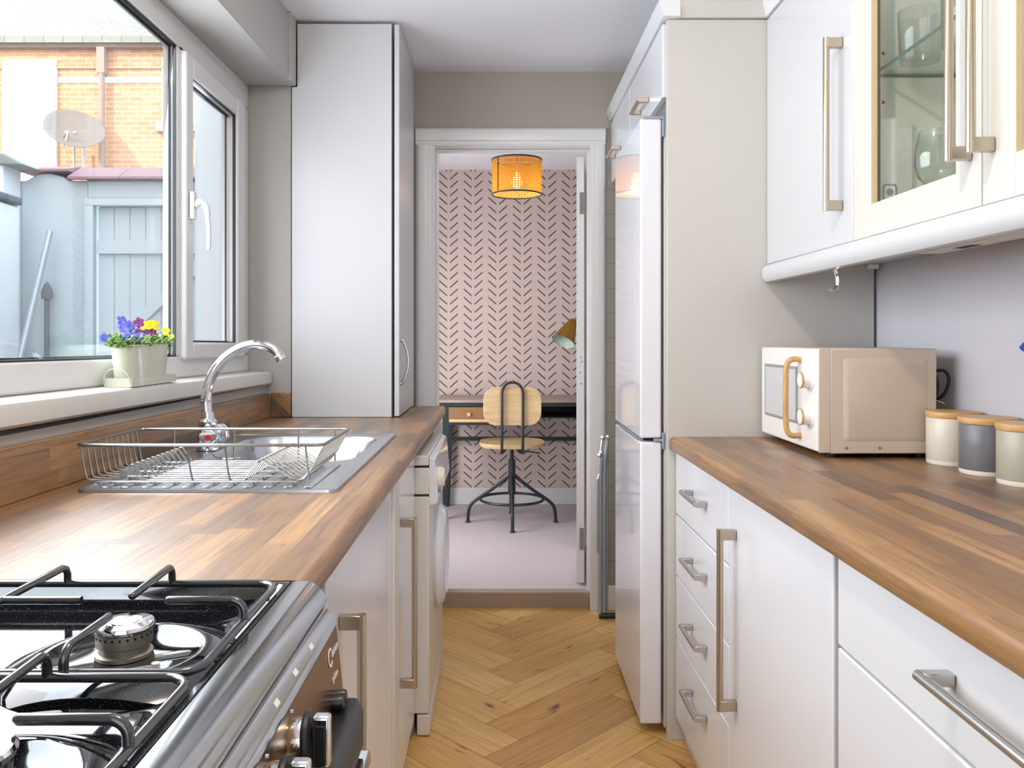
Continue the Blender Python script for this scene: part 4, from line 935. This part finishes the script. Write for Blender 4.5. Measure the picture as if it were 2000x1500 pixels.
obj('shelf_edge', B().box(WX+0.0335, WX+0.035, ga+0.02, gb-0.02, 1.7965, 1.8035).box(WX+0.035, 1.118, gb-0.0205, gb-0.0195, 1.7965, 1.8035), 'shelfedge', sh)
ph = B()
for z in (1.85, 1.74): ph.lathe([(0, 0), (0.004, 0), (0.004, 0.0006), (0, 0.0006)], (WX+0.060, gb-0.0181, z), (0, -1, 0), 10)
obj('peg_hole', ph, 'dink', gc)
pl = B().prism([(WX-0.002, 1.4285), (WX-0.012, 1.420), (WX-0.016, 1.405), (WX-0.014, 1.388), (WX-0.006, 1.378), (WX+0.010, 1.376), (WX+0.020, 1.380), (WX+0.020, 1.4285)], 'y', 0.80, 2.506)
tag(obj('pelmet', pl, 'unit_dim'), 'rounded white pelmet along the bottom of the wall cabinets', 'pelmet')

def tumbler(name, label, c, r, h, cat='drinking glass', group=None, prof=None):
    b = B(); x, y, z = c
    p_ = prof or [(0, 0), (r*0.86, 0), (r*0.9, 0.004), (r, h), (r-0.002, h), (r*0.9-0.002, 0.012), (0, 0.011)]
    b.lathe(p_, (x, y, z), n=32); return tag(obj(name, b, 'cup'), label, cat, group)
tumbler('tumbler', 'tall clear tumbler on the glass shelf, nearest the cabinet side', (0.905, 1.795, 1.8035), 0.045, 0.110, group='glasses in the glazed cabinet')
tumbler('tumbler', 'clear tumbler further along the glass shelf behind the door handle', (0.945, 1.700, 1.8035), 0.043, 0.150, group='glasses in the glazed cabinet')
bl = [(0, 0), (0.034, 0), (0.034, 0.002), (0.006, 0.006), (0.004, 0.02), (0.005, 0.055), (0.018, 0.063), (0.036, 0.085), (0.043, 0.110), (0.041, 0.145), (0.034, 0.178), (0.0325, 0.178), (0.0395, 0.145), (0.0415, 0.110), (0.0345, 0.086), (0.016, 0.065), (0, 0.062)]
bl2 = [(0, 0), (0.022, 0), (0.034, 0.008), (0.046, 0.035), (0.049, 0.060), (0.044, 0.095), (0.038, 0.110), (0.0365, 0.110), (0.0425, 0.095), (0.0475, 0.060), (0.0445, 0.036), (0.032, 0.010), (0, 0.004)]
tumbler('round_glass', 'round stemless glass at the back of the glazed cabinet bottom', (1.02, 1.74, WZ0+0.0185), 0, 0, group='glasses in the glazed cabinet', prof=bl2)
tumbler('wine_glass', 'stemmed wine glass in front on the glazed cabinet bottom', (0.882, 1.68, WZ0+0.0185), 0, 0, group='glasses in the glazed cabinet', prof=bl)
bx = thing('carton', 'slim white carton with small grey icons in the glazed cabinet corner', 'box', (0.88, 1.865, WZ0+0.0185))
obj('box_body', B().box(0.846, 0.918, 1.855, 1.874, WZ0+0.0186, 1.700), 'white', bx, bev=0.001)
ic = B().prism(rrect(0.852, 0.884, 1.515, 1.552, 0.006, 3), 'y', 1.8542, 1.8551)
obj('icon', ic, 'ink', bx)
obj('icon', B().prism(rrect(0.856, 0.880, 1.519, 1.548, 0.005, 3), 'y', 1.8538, 1.8543), 'white', bx)
obj('icon', B().lathe([(0, 0), (0.008, 0), (0.008, 0.0004), (0, 0.0004)], (0.868, 1.8538, 1.534), (0, -1, 0), 14), 'ink', bx)
obj('icon', B().lathe([(0, 0), (0.006, 0), (0.006, 0.0008), (0, 0.0008)], (0.855, 1.8550, 1.500), (0, -1, 0), 14).lathe([(0, 0), (0.006, 0), (0.006, 0.0008), (0, 0.0008)], (0.895, 1.8550, 1.500), (0, -1, 0), 14), 'ink', bx)

# bits under the wall cabinets
hk = B().tube(smooth_path([(0.880, 2.20, 1.430), (0.882, 2.20, 1.400), (0.890, 2.20, 1.372), (0.889, 2.20, 1.345), (0.878, 2.20, 1.335), (0.872, 2.20, 1.342)]), 0.0045, 8).box(0.868, 0.892, 2.192, 2.208, 1.4275, 1.4298)
tag(obj('cup_hook', hk.map(lambda x, y, z: (x, 2.20+(y-2.20)*2.2, z)), 'chrome'), 'small metal hook under the plain wall cabinet', 'hook')
tag(obj('cable_clip', B().box(1.095, 1.125, 2.47, 2.49, 1.415, 1.4295), 'inner', bev=0.003), 'tiny clear clip under the wall cabinet in the panel corner', 'clip')
sc_ = thing('strip_lamp', 'slim switched off strip light under the glazed wall cabinet', 'light', (1.06, 1.88, 1.425))
obj('housing', B().box(1.03, 1.09, 1.70, 2.06, 1.4175, 1.4297), 'inner', sc_, bev=0.002)
obj('slot', B().box(1.05, 1.075, 1.86, 1.93, 1.4165, 1.4178), 'dink', sc_)

# ------------------------------------------------------------------ microwave and canisters
mw = thing('microwave', 'cream and white microwave with a wooden handle on the right worktop', 'microwave', (0.93, 2.27, ZT))
y0, y1 = 2.052, 2.488; mz0, mz1 = 0.925, 1.184
obj('body', B().box(0.814, 1.076, y0, y1, mz0, mz1), 'mw_body', mw, bev=0.003)
# embossed side
b = B(); e0 = [(p[0], y0-0.0002, p[1]) for p in rrect(0.846, 1.052, 0.956, 1.160, 0.008, 4)]; e1 = [(p[0], y0-0.004, p[1]) for p in rrect(0.856, 1.042, 0.966, 1.150, 0.008, 4)]
strip(b, [e0, e1]); obj('embossed_panel', b, 'mw_body', mw)
df = obj('door', B().box(0.782, 0.812, y0+0.004, y1, mz0+0.004, mz1-0.001), 'mw_white', mw, bev=0.005, seg=3)
obj('front_edge', B().box(0.786, 0.8145, y0, y0+0.0045, mz0+0.002, mz1), 'mw_body', mw, bev=0.0015)
obj('window_frame', B().box(0.7805, 0.783, 2.185, 2.455, 0.985, 1.135), 'grey', df, bev=0.004)
obj('window_glass', B().box(0.7795, 0.7812, 2.197, 2.443, 0.993, 1.127), 'mw_glass', df)
hb = smooth_path([(0.783, 2.165, 1.153), (0.766, 2.166, 1.155), (0.752, 2.168, 1.148), (0.746, 2.170, 1.125), (0.745, 2.170, 1.06), (0.746, 2.170, 0.985), (0.752, 2.168, 0.962), (0.766, 2.166, 0.956), (0.783, 2.165, 0.958)], 5)
obj('handle', B().tube(hb, 0.0072, 12), 'oakhandle', df)
for z in (1.104, 1.012):
    kn = obj('dial', B().lathe([(0.027, 0.0), (0.027, 0.003), (0.021, 0.004), (0.020, 0.024), (0.0185, 0.027), (0, 0.028)], (0.782, 2.098, z), (-1, 0, 0), 32), 'mw_white', mw)
    obj('wooden_ring', B().lathe([(0.0190, 0.0235), (0.0212, 0.0235), (0.0212, 0.0265), (0.0188, 0.0275)], (0.782, 2.098, z), (-1, 0, 0), 32), 'oakhandle', kn)
for x in (0.853, 0.935): obj('screw', B().lathe([(0, 0), (0.0042, 0), (0.0035, 0.0018), (0, 0.0022)], (x, y0, 0.940), (0, -1, 0), 12), 'steel', mw)
for fx in (0.83, 1.05):
    for fy in (2.085, 2.455): obj('foot', B().lathe([(0, 0), (0.014, 0), (0.016, 0.0125), (0, 0.0125)], (fx, fy, ZT+0.0002), n=16), 'black', mw)
c1 = smooth_path([(1.070, 2.12, 1.145), (1.083, 2.112, 1.140), (1.092, 2.10, 1.128), (1.112, 2.085, 1.128), (1.121, 2.08, 1.105), (1.112, 2.085, 1.07), (1.092, 2.10, 1.045), (1.086, 2.11, 1.00), (1.086, 2.12, 0.95), (1.084, 2.18, 0.926), (1.09, 2.30, 0.922)])
c2 = smooth_path([(1.080, 2.115, 1.15), (1.088, 2.105, 1.12), (1.100, 2.10, 1.11), (1.102, 2.10, 1.08), (1.094, 2.105, 1.05), (1.085, 2.11, 1.04), (1.084, 2.115, 1.0)])
obj('power_cable', B().tube(c1, 0.0042, 8).tube(c2, 0.0042, 8), 'black', mw)
obj('cable_tie', B().tube([(1.082, 2.098, 1.055), (1.100, 2.090, 1.052), (1.112, 2.083, 1.046)], 0.0012, 6), 'white', mw)

def canister(label, c, r, mt):
    t = thing('canister', label, 'canister', (c[0], c[1], ZT+0.0004), 'storage canisters with bamboo lids')
    z = ZT+0.0004
    obj('body', B().lathe([(r*0.955, 0.010), (r*0.965, 0.011), (r*0.965, 0.108), (r*0.94, 0.110), (0, 0.110)], (c[0], c[1], z), n=48), mt, t)
    obj('foot', B().lathe([(0, 0), (r*0.93, 0), (r*0.955, 0.003), (r*0.957, 0.011), (0, 0.011)], (c[0], c[1], z), n=48), 'can_foot', t)
    obj('lid', B().lathe([(0, 0.110), (r*0.985, 0.110), (r, 0.112), (r, 0.121), (r*0.98, 0.1235), (0, 0.124)], (c[0], c[1], z), n=48), 'bamboo', t)
canister('cream canister with a bamboo lid, next to the microwave', (1.071, 1.972), 0.0585, 'can_cream')
canister('slate grey canister with a bamboo lid between two pale ones', (1.071, 1.828), 0.0595, 'can_grey')
canister('sage grey canister with a bamboo lid at the edge of the picture', (1.074, 1.693), 0.0595, 'can_sage')
af = thing('air_freshener', 'white plug-in air freshener with a blue cap on the right wall', 'air freshener', (1.12, 1.73, 1.11))
obj('plate', B().box(1.1215, 1.1368, 1.69, 1.777, 1.110, 1.180), 'white', af, bev=0.003)
obj('cap', B().prism([(1.775, 1.181), (1.788, 1.188), (1.786, 1.192), (1.772, 1.202), (1.72, 1.204), (1.71, 1.181)], 'x', 1.112, 1.1366), 'blue', af, bev=0.003)

# ------------------------------------------------------------------ study: desk, chair, lamps
dk = thing('desk', 'dark framed desk with a greyed wood top against the wallpaper', 'desk', (0.23, 5.46, cz))
DX0, DX1, DY0, DY1, DZ = -0.40, 0.90, 5.215, 5.70, 0.822
obj('desk_top', B().box(DX0, DX1, DY0, DY1, DZ-0.018, DZ), 'deskwood', dk, bev=0.003)
fr = B().box(DX0+0.01, DX1-0.01, DY0+0.006, DY0+0.030, DZ-0.042, DZ-0.0185).box(DX0+0.01, DX1-0.01, DY1-0.03, DY1-0.01, DZ-0.055, DZ-0.0185)
fr.box(DX0+0.01, DX0+0.03, DY0+0.03, DY1-0.03, DZ-0.055, DZ-0.0185).box(DX1-0.03, DX1-0.01, DY0+0.03, DY1-0.03, DZ-0.055, DZ-0.0185)
fr.box(-0.32, -0.06, DY0+0.008, DY1-0.03, DZ-0.158, DZ-0.145).box(0.22, 0.52, DY0+0.03, DY1-0.03, DZ-0.118, DZ-0.110).box(0.22, 0.232, DY0+0.02, DY1-0.03, DZ-0.118, DZ-0.042).box(0.50, 0.52, DY0+0.02, DY1-0.03, DZ-0.118, DZ-0.042).box(0.232, 0.50, DY1-0.06, DY1-0.03, DZ-0.118, DZ-0.042)
fr.box(-0.07, -0.06, DY0+0.02, DY1-0.03, DZ-0.158, DZ-0.042).box(-0.325, -0.318, DY0+0.02, DY1-0.03, DZ-0.158, DZ-0.042)
obj('frame', fr, 'dark', dk, bev=0.001)
for xa, s_ in ((-0.335, -1), (0.83, 1)):
    for y in (DY0+0.025, DY1-0.045):
        obj('leg', B().prism([(xa-0.026, DZ-0.042), (xa+0.026, DZ-0.042), (xa+0.012+s_*0.012, cz), (xa-0.012+s_*0.012, cz)], 'y', y-0.014, y+0.014), 'dark', dk, bev=0.002)
obj('stretcher', B().box(-0.335, 0.83, DY1-0.055, DY1-0.035, 0.515, 0.540), 'dark', dk)
dw = obj('drawer', B().box(-0.316, -0.072, DY0+0.010, DY1-0.05, DZ-0.143, DZ-0.046), 'rattan', dk)
obj('drawer_rail', B().box(-0.312, -0.076, DY0+0.006, DY0+0.0101, DZ-0.138, DZ-0.122), 'pine', dw)
obj('drawer_knob', B().lathe([(0, 0), (0.006, 0), (0.006, 0.006), (0.012, 0.010), (0.012, 0.016), (0, 0.018)], (-0.190, DY0+0.010, DZ-0.090), (0, -1, 0), 16), 'pine', dw)

ch = thing('desk_chair', 'swivel desk chair of pale plywood on a dark metal base', 'chair', (0.078, 5.16, cz))
kx, ky = 0.078, 5.16
def plank(pts, y0_, y1_, axis='y'): return B().prism(pts, axis, y0_, y1_)
bk = B(); ly = 4.965
bk.prism(rrect(kx-0.172, kx+0.172, 0.690, 0.918, 0.075, 6), 'y', -0.006, 0.006)
bmesh.ops.subdivide_edges(bk.bm, edges=[e for e in bk.bm.edges if e.calc_length() > 0.15], cuts=6)
bk.map(lambda x, y, z: (x, ly + y - 0.45*(x-kx)**2, z))
obj('backrest', bk, 'pine', ch, bev=0.002)
lp = [(kx-0.062, 5.00, 0.520), (kx-0.062, ly-0.020, 0.555), (kx-0.062, ly-0.021, 0.70), (kx-0.062, ly-0.020, 0.88)]
lp += [(kx + 0.062*math.cos(math.radians(a)), ly-0.018, 0.885 + 0.062*math.sin(math.radians(a))) for a in range(180, -1, -20)]
lp += [(kx+0.062, ly-0.021, 0.70), (kx+0.062, ly-0.020, 0.555), (kx+0.062, 5.00, 0.520)]
obj('back_loop', B().tube(lp, 0.0085, 10).tube([(kx-0.062, 5.00, 0.520), (kx-0.03, 5.14, 0.535)], 0.0085, 8).tube([(kx+0.062, 5.00, 0.520), (kx+0.03, 5.14, 0.535)], 0.0085, 8), 'dark', ch)
st = B(); rr_ = []
for i in range(40):
    t_ = 2*math.pi*i/40; c_, s_ = math.cos(t_), math.sin(t_)
    rr_.append((kx + 0.200*abs(c_)**0.75*(1 if c_ > 0 else -1), ky + 0.195*abs(s_)**0.75*(1 if s_ > 0 else -1)))
strip(st, [[(p[0]*0.96+kx*0.04, p[1]*0.96+ky*0.04, 0.545) for p in rr_], [(p[0], p[1], 0.558) for p in rr_], [(p[0], p[1], 0.572) for p in rr_], [(p[0]*0.9+kx*0.1, p[1]*0.9+ky*0.1, 0.566) for p in rr_], [(p[0]*0.4+kx*0.6, p[1]*0.4+ky*0.6, 0.562) for p in rr_]])
st.bm.faces.new([st.bm.verts.new((p[0]*0.96+kx*0.04, p[1]*0.96+ky*0.04, 0.545)) for p in rr_][::-1])
obj('seat', st, 'pine', ch)
obj('column', B().lathe([(0.0, 0.250), (0.024, 0.250), (0.022, 0.33), (0.022, 0.46), (0.012, 0.462), (0.012, 0.535), (0.06, 0.537), (0.06, 0.545), (0, 0.545)], (kx, ky, 0), n=20), 'dark', ch)
obj('screw_spindle', B().lathe([(0, 0.19), (0.016, 0.19), (0.016, 0.25), (0, 0.25)], (kx, ky, 0), n=16), 'dark', ch)
for a in (0, 90, 180, 270):
    c_, s_ = math.cos(math.radians(a)), math.sin(math.radians(a))
    pts = smooth_path([(kx+c_*0.02, ky+s_*0.02, 0.355), (kx+c_*0.13, ky+s_*0.13, 0.270), (kx+c_*0.225, ky+s_*0.225, 0.205), (kx+c_*0.262, ky+s_*0.262, 0.16), (kx+c_*0.272, ky+s_*0.272, 0.078)], 5)
    lg = obj('leg', B().tube(pts, 0.0105, 10), 'dark', ch)
    obj('foot_pad', B().lathe([(0, 0), (0.016, 0), (0.016, 0.006), (0.011, 0.012), (0, 0.012)], (kx+c_*0.272, ky+s_*0.272, cz+0.0005), n=14), 'dark', lg)
obj('foot_ring', B().tube([(kx + 0.195*math.cos(2*math.pi*i/40), ky + 0.195*math.sin(2*math.pi*i/40), 0.215) for i in range(40)], 0.0085, 8, closed=True), 'dark', ch)
obj('height_lever', B().tube([(kx+0.04, ky-0.02, 0.535), (kx+0.07, ky-0.04, 0.518), (kx+0.17, ky-0.08, 0.508)], 0.004, 8), 'dark', ch)

pd = thing('pendant_lamp', 'lit drum pendant of woven cane with dark rims hanging in the study', 'pendant lamp', (0.097, 4.6, 2.0))
px_, py_, pr0 = 0.097, 4.6, 0.137; za, zb_ = 2.000, 2.190
b = B(); nv = 56; th = 0.0013
def cyl_patch(b, a0, a1, z0_, z1_, r):
    v = []
    for rr2 in (r, r-th):
        for a_, z_ in ((a0, z0_), (a1, z0_), (a1, z1_), (a0, z1_)): v.append(b.bm.verts.new((px_ + rr2*math.cos(a_), py_ + rr2*math.sin(a_), z_)))
    for f_ in ((0, 1, 2, 3), (7, 6, 5, 4), (0, 4, 5, 1), (1, 5, 6, 2), (2, 6, 7, 3), (3, 7, 4, 0)): b.bm.faces.new([v[i] for i in f_])
for k in range(nv):
    a_ = 2*math.pi*k/nv; da = 2*math.pi/nv
    cyl_patch(b, a_, a_+da*0.55, za, zb_, pr0)
    for j in range(16):
        z_ = za + (zb_-za)*j/16
        cyl_patch(b, a_+da*0.5, a_+da*1.05, z_, z_+(zb_-za)/16*0.55, pr0-0.0002)
obj('cane_shade', b, 'cane', pd, smooth=False)
for z_ in (za, zb_):
    obj('rim', B().tube([(px_+pr0*math.cos(2*math.pi*i/48), py_+pr0*math.sin(2*math.pi*i/48), z_) for i in range(48)], 0.0042, 8, closed=True), 'dark', pd)
a_ = math.radians(-139)
obj('seam', B().tube([(px_+pr0*math.cos(a_), py_+pr0*math.sin(a_), za), (px_+pr0*math.cos(a_), py_+pr0*math.sin(a_), zb_)], 0.003, 6), 'dark', pd)
obj('cord', B().tube([(px_, py_, 2.10), (px_, py_, 2.36)], 0.003, 8), 'can_foot', pd)
sp_ = B().tube([(px_-pr0, py_, zb_), (px_+pr0, py_, zb_)], 0.0018, 6).tube([(px_, py_-pr0, zb_), (px_, py_+pr0, zb_)], 0.0018, 6); obj('spider', sp_, 'dark', pd)
obj('ceiling_rose', B().lathe([(0, 0), (0.04, 0), (0.045, -0.02), (0.01, -0.03), (0, -0.03)], (px_, py_, 2.3605), n=24), 'white', pd)
obj('bulb', B().lathe([(0, -0.034), (0.016, -0.031), (0.028, -0.018), (0.030, 0.0), (0.024, 0.02), (0.013, 0.034), (0.013, 0.05), (0, 0.05)], (px_, py_, 2.068), n=20), 'bulb', pd)
light('pendant_bulb', 'POINT', (px_, py_, 2.03), 2.0, (1.0, 0.90, 0.62), shadow_soft_size=0.03)

dlp = thing('desk_lamp', 'brass desk lamp with a conical shade on the desk behind the door', 'desk lamp', (0.62, 5.45, DZ))
obj('base', B().lathe([(0, 0), (0.085, 0), (0.085, 0.012), (0.02, 0.02), (0, 0.02)], (0.62, 5.45, DZ+0.0005), n=32), 'brass', dlp)
obj('stem', B().tube(smooth_path([(0.62, 5.45, DZ+0.02), (0.63, 5.45, 1.05), (0.62, 5.45, 1.28), (0.56, 5.44, 1.345), (0.50, 5.43, 1.33)]), 0.007, 10), 'brass', dlp)
ax = Vector((-0.40, -0.35, -0.78)).normalized(); tip = Vector((0.480, 5.43, 1.318))
obj('shade', B().lathe([(0.0, -0.012), (0.018, -0.010), (0.026, 0.0), (0.036, 0.03), (0.078, 0.158), (0.079, 0.160)], tip, ax, 36), 'brass', dlp)
obj('shade_lining', B().lathe([(0.0, 0.03), (0.034, 0.031), (0.0765, 0.1585)], tip, ax, 36), 'teal', dlp)
